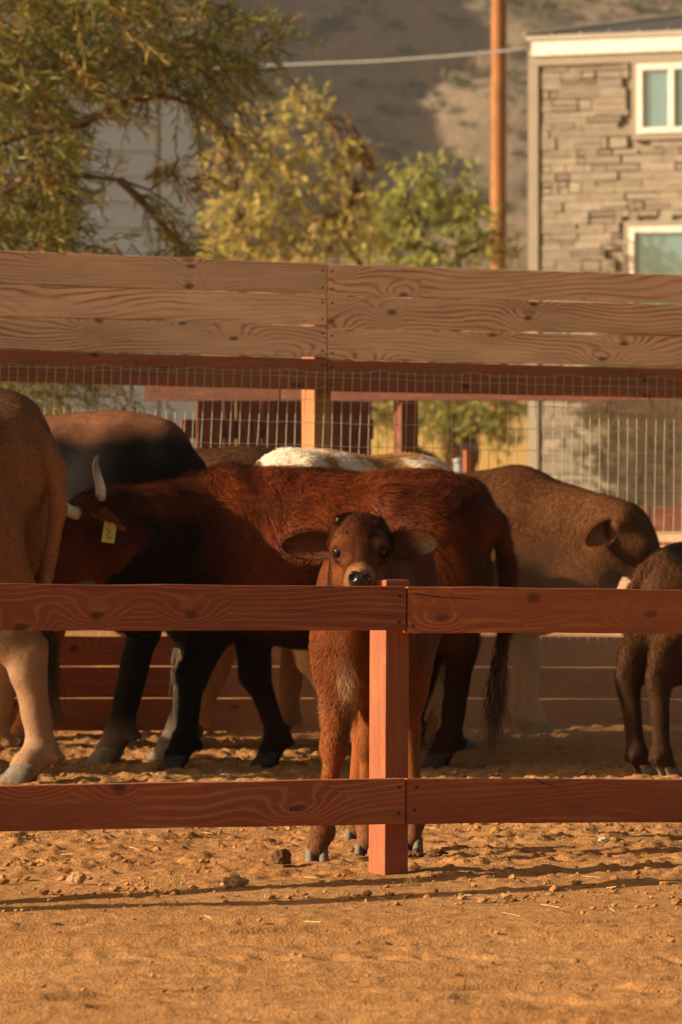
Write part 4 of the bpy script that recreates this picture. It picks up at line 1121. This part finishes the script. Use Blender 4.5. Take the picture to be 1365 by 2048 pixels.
# --- the calf that looks over the rail
def calf_col(q, h, n):
    c = A3((.135, .037, .012), len(q)); t = fbm(q * 5 + 2, 2)
    low = 1 - sstep(.55, .95, q[:, 2]); c = lerp((1, 1, 1), (1, 1, 1), low) * (c * (1 - low[:, None]) + np.array((.22, .068, .019)) * low[:, None])
    sock = 1 - sstep(.10, .28, q[:, 2]); c = c * (1 - .55 * sock[:, None]) + np.array((.10, .06, .035)) * .55 * sock[:, None]
    br = np.clip(1.3 * sstep(.50, .62, q[:, 0]) * np.exp(-((q[:, 1] + .02) / .035) ** 2 - ((q[:, 2] - .72 + .3 * q[:, 1]) / .11) ** 2), 0, 1); c = c * (1 - br[:, None]) + np.array((.42, .27, .16)) * br[:, None]
    head = (h[:, 0] > -.05) & (np.abs(h[:, 1]) < .2) & (np.abs(h[:, 2] + .1) < .22) & (h[:, 0] < .7)
    hc = A3((.088, .026, .011), len(q)) * (1 + .5 * vnoise(h * np.array([9, 60, 20.]) + 3)[:, None])
    side = sstep(.06, .11, np.abs(h[:, 1])) * sstep(.10, .25, h[:, 0]); hc = hc * (1 - side[:, None]) + np.array((.25, .085, .028)) * side[:, None]
    muz = sstep(.37, .43, h[:, 0]); hc = hc * (1 - muz[:, None]) + np.array((.17, .060, .022)) * muz[:, None]
    ring = np.exp(-((h[:, 0] - .44) / .025) ** 2); hc = hc * (1 - ring[:, None]) + np.array((.32, .145, .065)) * ring[:, None]
    eye = np.exp(-(((h[:, 0] - .243) / .042) ** 2 + ((np.abs(h[:, 1]) - .118) / .045) ** 2 + ((h[:, 2] + .054) / .034) ** 2)); hc = hc * (1 - .92 * np.clip(eye * 1.6, 0, 1))[:, None]
    tear = np.exp(-((h[:, 2] + .085 + .10 * (h[:, 0] - .21)) / .010) ** 2) * sstep(.22, .24, h[:, 0]) * (1 - sstep(.30, .34, h[:, 0])) * (np.abs(h[:, 1]) > .06); hc = hc * (1 - .8 * tear[:, None])
    c = np.where(head[:, None], hc, c)
    return c * (1 + .18 * t[:, None])
cy0 = R(263); cp = (.10, 15.86)
cow('calf', 'red brown calf with broad dark ears peering over the front rail', cp, cy0, s=.735, sx=.74,
    hooves={'FR': (*G(634, 1727), 0, R(8), .026), 'FL': (*G(733, 1714), 0), 'HL': (*G(824, 1706), 0), 'HR': (.05, 16.22)},
    poll=to_local(cp, cy0, (.058, 15.32, 1.070)), hdir=to_dir(cy0, (.0, -.965, -.26)), hs=.99, colfn=calf_col, res=.0085, furn=150000, furL=.021, furW=.0015, curl=.16, curlscale=16,
    ear_len=.245, ear_drop=(-.06, .0), cat='calf', ear_in=(.10, .040, .02), tailpts=TAIL, neckr=.74, thin=.50, deep=.74, legthick=.84, hwid=.80, muz=.90, legfur=.35, shr=.24, lit_tipcol=(.60, .40, .28),
    horns={1: dict(pts=[(0, .10, -.01), (-.005, .114, .016), (-.005, .120, .028)], r=.016, c0=(.5, .42, .36), c1=(.5, .42, .36)), -1: dict(pts=[(0, -.10, -.01), (-.005, -.114, .016), (-.005, -.120, .028)], r=.016, c0=(.5, .42, .36), c1=(.5, .42, .36))},
    furfn=lambda q, h: 1 + .9 * (q[:, 0] > .55) * (q[:, 2] < .95) + 3.2 * np.exp(-((h[:, 0] - .09) / .10) ** 2 - (h[:, 1] / .085) ** 2) * (h[:, 2] > -.15), group='calves in the pen',
    furweight=lambda q, h: 1 + 3.0 * ((np.abs(h[:, 1]) < .2) & (h[:, 0] > -.1) & (h[:, 0] < .6) & (np.abs(h[:, 2]) < .3)))

# --- the horned red cow
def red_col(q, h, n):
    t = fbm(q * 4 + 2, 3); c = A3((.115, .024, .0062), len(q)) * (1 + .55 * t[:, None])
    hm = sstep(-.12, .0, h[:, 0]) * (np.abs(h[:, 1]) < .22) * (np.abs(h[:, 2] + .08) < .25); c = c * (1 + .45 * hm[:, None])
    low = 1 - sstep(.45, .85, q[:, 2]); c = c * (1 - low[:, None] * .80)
    neck = sstep(.42, .66, q[:, 0] + .25 * (1.1 - q[:, 2]) + .06 * t) * (1 - hm) * (1 - .6 * sstep(1.08, 1.2, q[:, 2])); c = c * (1 - .93 * neck[:, None])  # shade on the neck painted into the hair colour
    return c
ry = R(170); rp = (-.085, 20.29)
hA = [to_local(rp, ry, P(*a)) for a in ((188, 1012, 19.78), (199, 1000, 19.74), (202, 980, 19.72), (195, 950, 19.72), (191, 930, 19.73), (195, 912, 19.74))]
hB = [to_local(rp, ry, P(*a)) for a in ((164, 1026, 19.72), (150, 1026, 19.68), (134, 1018, 19.62), (118, 1002, 19.56), (108, 985, 19.52), (104, 965, 19.5))]
def red_cow():
    pl = np.array(to_local(rp, ry, P(172, 1003, 19.80))); hd = to_dir(ry, (-.72, -.05, -.70))
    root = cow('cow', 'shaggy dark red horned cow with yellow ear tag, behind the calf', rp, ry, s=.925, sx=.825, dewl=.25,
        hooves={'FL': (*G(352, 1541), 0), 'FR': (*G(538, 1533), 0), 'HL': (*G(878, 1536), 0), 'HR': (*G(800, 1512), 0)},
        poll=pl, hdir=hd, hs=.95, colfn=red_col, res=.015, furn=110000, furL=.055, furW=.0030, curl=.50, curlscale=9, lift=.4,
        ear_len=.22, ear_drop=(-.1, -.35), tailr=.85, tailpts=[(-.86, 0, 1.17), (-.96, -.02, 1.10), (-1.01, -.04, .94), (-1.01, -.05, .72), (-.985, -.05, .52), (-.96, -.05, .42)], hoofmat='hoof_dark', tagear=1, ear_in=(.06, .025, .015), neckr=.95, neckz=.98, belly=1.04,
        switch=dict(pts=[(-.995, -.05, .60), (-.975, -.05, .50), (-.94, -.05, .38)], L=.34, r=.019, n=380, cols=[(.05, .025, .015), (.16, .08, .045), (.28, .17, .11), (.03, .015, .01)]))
    for pts, r in ((hA, .026), (hB, .029)):
        fine = []; n = len(pts); V3 = [Vector(p) for p in pts]
        for i in range(24):
            t = i / 23 * (n - 1); k = min(int(t), n - 2); u = t - k; p0, p1, p2, p3 = V3[max(0, k - 1)], V3[k], V3[k + 1], V3[min(n - 1, k + 2)]
            fine.append(.5 * ((2 * p1) + (p2 - p0) * u + (2 * p0 - 5 * p1 + 4 * p2 - p3) * u * u + (3 * p1 - p0 - 3 * p2 + p3) * u ** 3))
        mb = MB(); mb.tube(fine, [r * (1 - i / 23.6) ** .5 for i in range(24)], 14); cols = []
        for i in range(24):
            t = i / 23; w_ = float(sstep(.4, .8, np.array(t))); cols += [tuple(np.array((.56, .50, .44)) * (1 - w_) + np.array((.20, .11, .06)) * w_)] * 14
        mesh_obj('horn', mb.v, mb.f, M['horn'], root, True, cols=np.array(cols))
red_cow()

# --- the big tan cow whose hindquarters fill the left edge
def tan_col(q, h, n):
    t = fbm(q * 3 + 8, 3); c = A3((.17, .062, .021), len(q))
    top = sstep(.95, 1.25, q[:, 2]); c = c * (1 - top[:, None]) + np.array((.085, .032, .016)) * top[:, None]
    leg = 1 - sstep(.48, .66, q[:, 2]); c = c * (1 - leg[:, None]) + np.array((.31, .18, .10)) * leg[:, None]
    hock = np.exp(-((q[:, 2] - .50) / .05) ** 2) * (np.abs(t) < .6); c = c * (1 - .45 * hock[:, None])
    rear = sstep(.70, .92, -q[:, 0]) * (q[:, 2] > .5); c = c * (1 - .35 * rear[:, None]) + np.array((.36, .18, .09)) * .35 * rear[:, None]
    return c * (1 + .22 * t[:, None])
ty = R(163); tpz = (-2.20, 19.62)
cow('cow', 'large tan cow with pale legs cut off by the left edge, seen from behind', tpz, ty, s=1.20, sx=.98,
    hooves={'HL': (*G(50, 1568), 0), 'HR': (-1.46, 19.75), 'FL': (-2.75, 19.55), 'FR': (-2.62, 19.95)}, poll=(1.25, 0, 1.25), hdir=(.8, 0, -.6), colfn=tan_col, res=.018,
    furn=70000, furL=.021, furW=.0026, curl=.14, lift=.3, joints={'HL': (P(55, 1325, 19.22), P(84, 1500, 19.24))}, tailr=.72, pin=.035, tailpts=[(-.78, 0, 1.22), (-.88, -.01, 1.165), (-.945, -.02, 1.04), (-.955, -.02, .90), (-.925, -.02, .74), (-.89, 0, .56), (-.89, 0, .46)],
    switch=dict(pts=[(-.915, 0, .60), (-.91, -.02, .48), (-.91, -.03, .40)], L=.26, n=420, cols=[(.03, .018, .012), (.06, .035, .02), (.10, .06, .035)]), legthick=.98)

# --- the black cow with a brown back
def black_col(q, h, n):
    t = fbm(q * 3 + 1, 3); c = A3((.008, .006, .005), len(q)); top = sstep(1.19, 1.29, q[:, 2] + .05 * t)
    c = c * (1 - top[:, None]) + np.array((.165, .070, .036)) * top[:, None]
    foot = 1 - sstep(.08, .20, q[:, 2]); c = c * (1 - foot[:, None]) + np.array((.14, .10, .075)) * foot[:, None]
    return c * (1 + .3 * t[:, None])
by = R(160); bp = (-1.52, 21.08)
cow('cow', 'black cow with brown back standing behind the red cow\'s horns', bp, by, s=1.125, sx=.90,
    hooves={'HL': (*G(218, 1530), 0), 'HR': (*G(341, 1521), 0), 'FL': (-2.05, 21.05), 'FR': (-2.0, 21.4)}, poll=(1.15, .1, 1.0), hdir=(.7, .1, -.7), colfn=black_col, res=.017,
    furn=90000, furL=.020, furW=.0018, curl=.15, lift=.16, tailpts=TAIL, thin=.95,
    switch=dict(pts=[(-.957, .12, .64), (-.95, .14, .52)], L=.33, n=240, r=.020, cols=[(.22, .16, .11), (.12, .08, .05), (.30, .23, .16)]))

# --- the dark brown cow against the rear fence
def dark_col(q, h, n):
    t = fbm(q * 3 + 5, 3); c = A3((.075, .032, .015), len(q)); leg = 1 - sstep(.55, .85, q[:, 2])
    return (c * (1 - leg[:, None]) + np.array((.36, .165, .07)) * leg[:, None]) * (1 + .3 * t[:, None])
cow('cow', 'dark brown cow with tan legs of which only the back shows before the rear boards', (-.88, 21.72), R(180), s=1.01, sx=.78,
    hooves={'HL': (*G(552, 1489), 0), 'HR': (*G(372, 1500), 0), 'FL': (-1.42, 21.62), 'FR': (-1.35, 21.85)}, poll=(.95, -.05, 1.0), hdir=(.7, 0, -.7), colfn=dark_col, res=.018,
    furn=22000, furL=.030, furW=.003, curl=.2, thin=.85, tailpts=TAIL)

# --- the white and tan cow
def pied_col(q, h, n):
    t = fbm(q * np.array([4, 3, 3]) + 11, 3); w_ = sstep(-.15, .12, t + .25 * (q[:, 0] + .05)); c = lerp((.36, .17, .06), (.72, .56, .42), w_)
    return c * (1 + .12 * fbm(q * 9, 2)[:, None])
cow('cow', 'white and tan patched cow whose back rises above the red cow', (.02, 21.12), R(222), s=.985, sx=.66,
    hooves={'HL': (*G(868, 1496), 0), 'FL': (*G(702, 1514), 0), 'FR': (-.02, 21.3), 'HR': (.25, 21.55)}, poll=(.64, .05, .93), hdir=(.75, 0, -.30), hs=.7, neckr=.85, neckz=.95, colfn=pied_col, res=.018,
    furn=26000, furL=.026, furW=.003, curl=.2, thin=.85, tailpts=TAIL)

# --- the dusty brown cow facing right
def brown_col(q, h, n):
    t = fbm(q * 3 + 15, 3); c = A3((.105, .041, .015), len(q)); leg = 1 - sstep(.45, .72, q[:, 2])
    c = c * (1 - leg[:, None]) + np.array((.50, .34, .22)) * leg[:, None]
    return c * (1 + .25 * t[:, None])
oy = R(-8); op = (.46, 22.36)
cow('cow', 'dusty brown hornless cow lowering its head toward the right', op, oy, s=.895, sx=.76,
    hooves={'FR': (*G(1078, 1469), 0), 'FL': (.86, 22.75), 'HR': (*G(925, 1502), 0), 'HL': (.02, 22.5)}, poll=to_local(op, oy, P(1262, 1028, 21.9)), hdir=to_dir(oy, (.62, -.12, -.78)), hs=.86, ear_along={-1: ((-.60, -.35, -.42), (.35, -.9, .1))}, neckr=1.15, colfn=brown_col, res=.016,
    furn=75000, furL=.026, furW=.0021, curl=.22, tailpts=TAIL, ear_len=.23, ear_drop=(-.1, -.15), thin=.88, ear_in=(.24, .10, .045))

# --- the dark calf at the right edge
def dcalf_col(q, h, n):
    t = fbm(q * 4 + 25, 3); c = A3((.014, .009, .006), len(q)); r_ = sstep(.78, .90, -q[:, 0]) * (q[:, 2] > .5); c = c * (1 - r_[:, None]) + np.array((.085, .036, .014)) * r_[:, None]
    leg = 1 - sstep(.45, .75, q[:, 2]); c = c * (1 - leg[:, None]) + np.array((.050, .023, .011)) * leg[:, None]
    return c * (1 + .35 * t[:, None])
cow('calf', 'dark brown calf seen from behind at the right edge of the pen', (1.70, 20.12), R(38), s=.70, sx=.85,
    hooves={'HL': (*G(1287, 1553), 0), 'HR': (*G(1336, 1556), 0), 'FL': (1.92, 20.45), 'FR': (2.05, 20.3)}, poll=(.75, 0, .85), hdir=(.9, 0, -.4), colfn=dcalf_col, res=.012,
    furn=45000, furL=.034, furW=.0026, curl=.28, curlscale=14, cat='calf', group='calves in the pen',
    thin=.88, tailpts=[(-.84, .0, 1.18), (-.95, .05, 1.17), (-1.02, .10, 1.05), (-1.03, .12, .85), (-1.02, .12, .68), (-1.02, .12, .60)],
    switch=dict(pts=[(-1.02, .12, .74), (-1.02, .12, .60), (-1.02, .12, .52)], L=.19, n=420, r=.03, cols=[(.03, .025, .02), (.05, .035, .025), (.42, .30, .19)]))

# ------------------------------------------------------------------ small things on the ground
def lump_obj(name, px, py, wpx, label, cat, mat, seed, squash, rough=.3, group=None):
    x, y = G(px, py); r = wpx / 2 / F * y; v, f = blob(r, seed, 4, rough, squash); n = fbm(v / r * 4 + seed, 3); v = v * (1 + .16 * n)[:, None]
    v[:, 2] = np.maximum(v[:, 2], -r * .35)
    o = mesh_obj(name, v, f, mat, None, True, loc=(x, y, r * squash[2] * .72)); tag(o, label, cat, group); return o
lump_obj('dung_ball', 565, 1734, 40, 'round dark dung ball lying by the left front hoof of the calf', 'dung', M['dung'], 3, (1, 1, .95), .28)
lump_obj('dung_clump', 829, 1718, 34, 'dark dung clump touching the foot of the red post', 'dung', M['dung'], 5, (1, 1, .6), .4)
lump_obj('dung_clump', 874, 1717, 36, 'flat dark dung clump farther right of the red post', 'dung', M['dung'], 8, (1, 1, .55), .45)
lump_obj('stone', 153, 1770, 38, 'round pale brown stone on the dirt in the lower left', 'stone', M['stone'], 12, (1, .9, .75), .2)
lump_obj('stone', 466, 1775, 46, 'broken pale stone with a dark top below the rail', 'stone', M['stone'], 15, (1, .8, .6), .35)
lump_obj('stone', 5, 1760, 14, 'small reddish stone at the left edge of the picture', 'stone', M['stone'], 18, (1, .9, .8), .25)
lump_obj('stone', 503, 1702, 15, 'small reddish stone just below the lower rail', 'stone', M['stone'], 21, (1, .9, .7), .25)
lump_obj('stone', 1206, 1688, 20, 'pale whitish stone on the dirt right of the post', 'stone', plain('whitish stone', (.5, .4, .3), .9), 24, (1.1, .9, .8), .35)
def tuft(px, py, wpx, hpx, n, label, cols, seed):
    x, y = G(px, py); sc = y / F; rs = random.Random(seed); V_ = []; F_ = []; C_ = []
    for i in range(n):
        b = Vector((rs.gauss(0, wpx * .22) * sc, rs.gauss(0, wpx * .2) * sc, -.005)); a = rs.gauss(0, .55); hh = hpx * sc * rs.uniform(.35, 1.0)
        d = Vector((math.sin(a), rs.gauss(0, .4), math.cos(a))).normalized(); s_ = Vector((1, rs.uniform(-.5, .5), 0)).normalized() * .0011
        bend = Vector((rs.gauss(0, .25), rs.gauss(0, .2), -.1)) * hh
        k = len(V_); c = np.array(cols[rs.randrange(len(cols))]) * rs.uniform(.8, 1.2)
        m = b + d * hh * .55; t = b + d * hh + bend
        V_ += [b - s_, b + s_, m + s_ * .8, m - s_ * .8, t]; C_ += [c] * 5; F_ += [[k, k+1, k+2, k+3], [k+3, k+2, k+4]]
    o = mesh_obj('grass_tuft', V_, F_, M['grass'], None, cols=np.array(C_), loc=(x, y, 0)); tag(o, label, 'dry grass', 'dry grass tufts on the dirt')
DRY = [(.58, .37, .14), (.50, .31, .11), (.64, .45, .20)]
tuft(350, 1774, 46, 52, 60, 'orange dry grass tuft left of the broken pale stone', DRY, 1)
tuft(302, 1772, 40, 34, 40, 'pale dry grass tuft, leftmost of the tufts', DRY, 2)
tuft(517, 1738, 36, 26, 26, 'thin dry grass tuft just left of the dung ball', DRY, 3)
tuft(362, 1832, 30, 18, 22, 'short yellow grass tuft on the rail shadow', DRY, 4)
tuft(826, 1772, 40, 34, 34, 'grey brown dry weed just right of the foot of the red post', [(.20, .14, .07), (.28, .2, .09)], 5)
tuft(420, 1750, 22, 12, 16, 'tiny green weed between the dry tuft and the dung ball', [(.13, .17, .03)], 6)
tuft(1028, 1718, 14, 22, 9, 'small bright yellow weed standing alone in the dirt right of the post', [(.6, .4, .03)], 7)

# ------------------------------------------------------------------ dust raised in the pen
def dust():
    t = NT('dust'); t.t.nodes.remove(t.b)
    o = t.n('TexCoord').outputs['Object']
    ln = t.n('VectorMath', {0: o}, operation='LENGTH').outputs['Value']
    fall = t.ramp(ln, [(0.0, 1.0), (.45, .75), (.98, 0.0)])
    nz = t.ramp(t.noise(o, 2.4, 3, .6, .5), [(.36, .15), (.66, 1.0)])
    v = t.n('VolumePrincipled', {'Color': (.85, .62, .42, 1), 'Density': t.math('MULTIPLY', t.math('MULTIPLY', fall, nz), DUST), 'Anisotropy': .3})
    t.t.links.new(v.outputs[0], t.out.inputs['Volume'])
    bm = bmesh.new(); bmesh.ops.create_icosphere(bm, subdivisions=3, radius=1.0); me = bpy.data.meshes.new('dust_cloud'); bm.to_mesh(me); bm.free(); me.materials.append(t.m)
    d = bpy.data.objects.new('dust_cloud', me); COL.objects.link(d); d.location = (.62, 21.8, .30); d.scale = (1.5, 1.0, .68)
    tag(d, 'thin pale dust hanging round the legs of the brown cow', 'dust', kind='stuff')
DUST = 1.25
dust()

def haze():
    t = NT('haze'); t.t.nodes.remove(t.b)
    v = t.n('VolumePrincipled', {'Color': (.80, .84, .92, 1), 'Density': .00016, 'Anisotropy': .2}); t.t.links.new(v.outputs[0], t.out.inputs['Volume'])
    mb = MB(); mb.box(-205, 205, -45, 645, -3, 135); tag(mb.build('haze', t.m), kind='stuff')
haze()
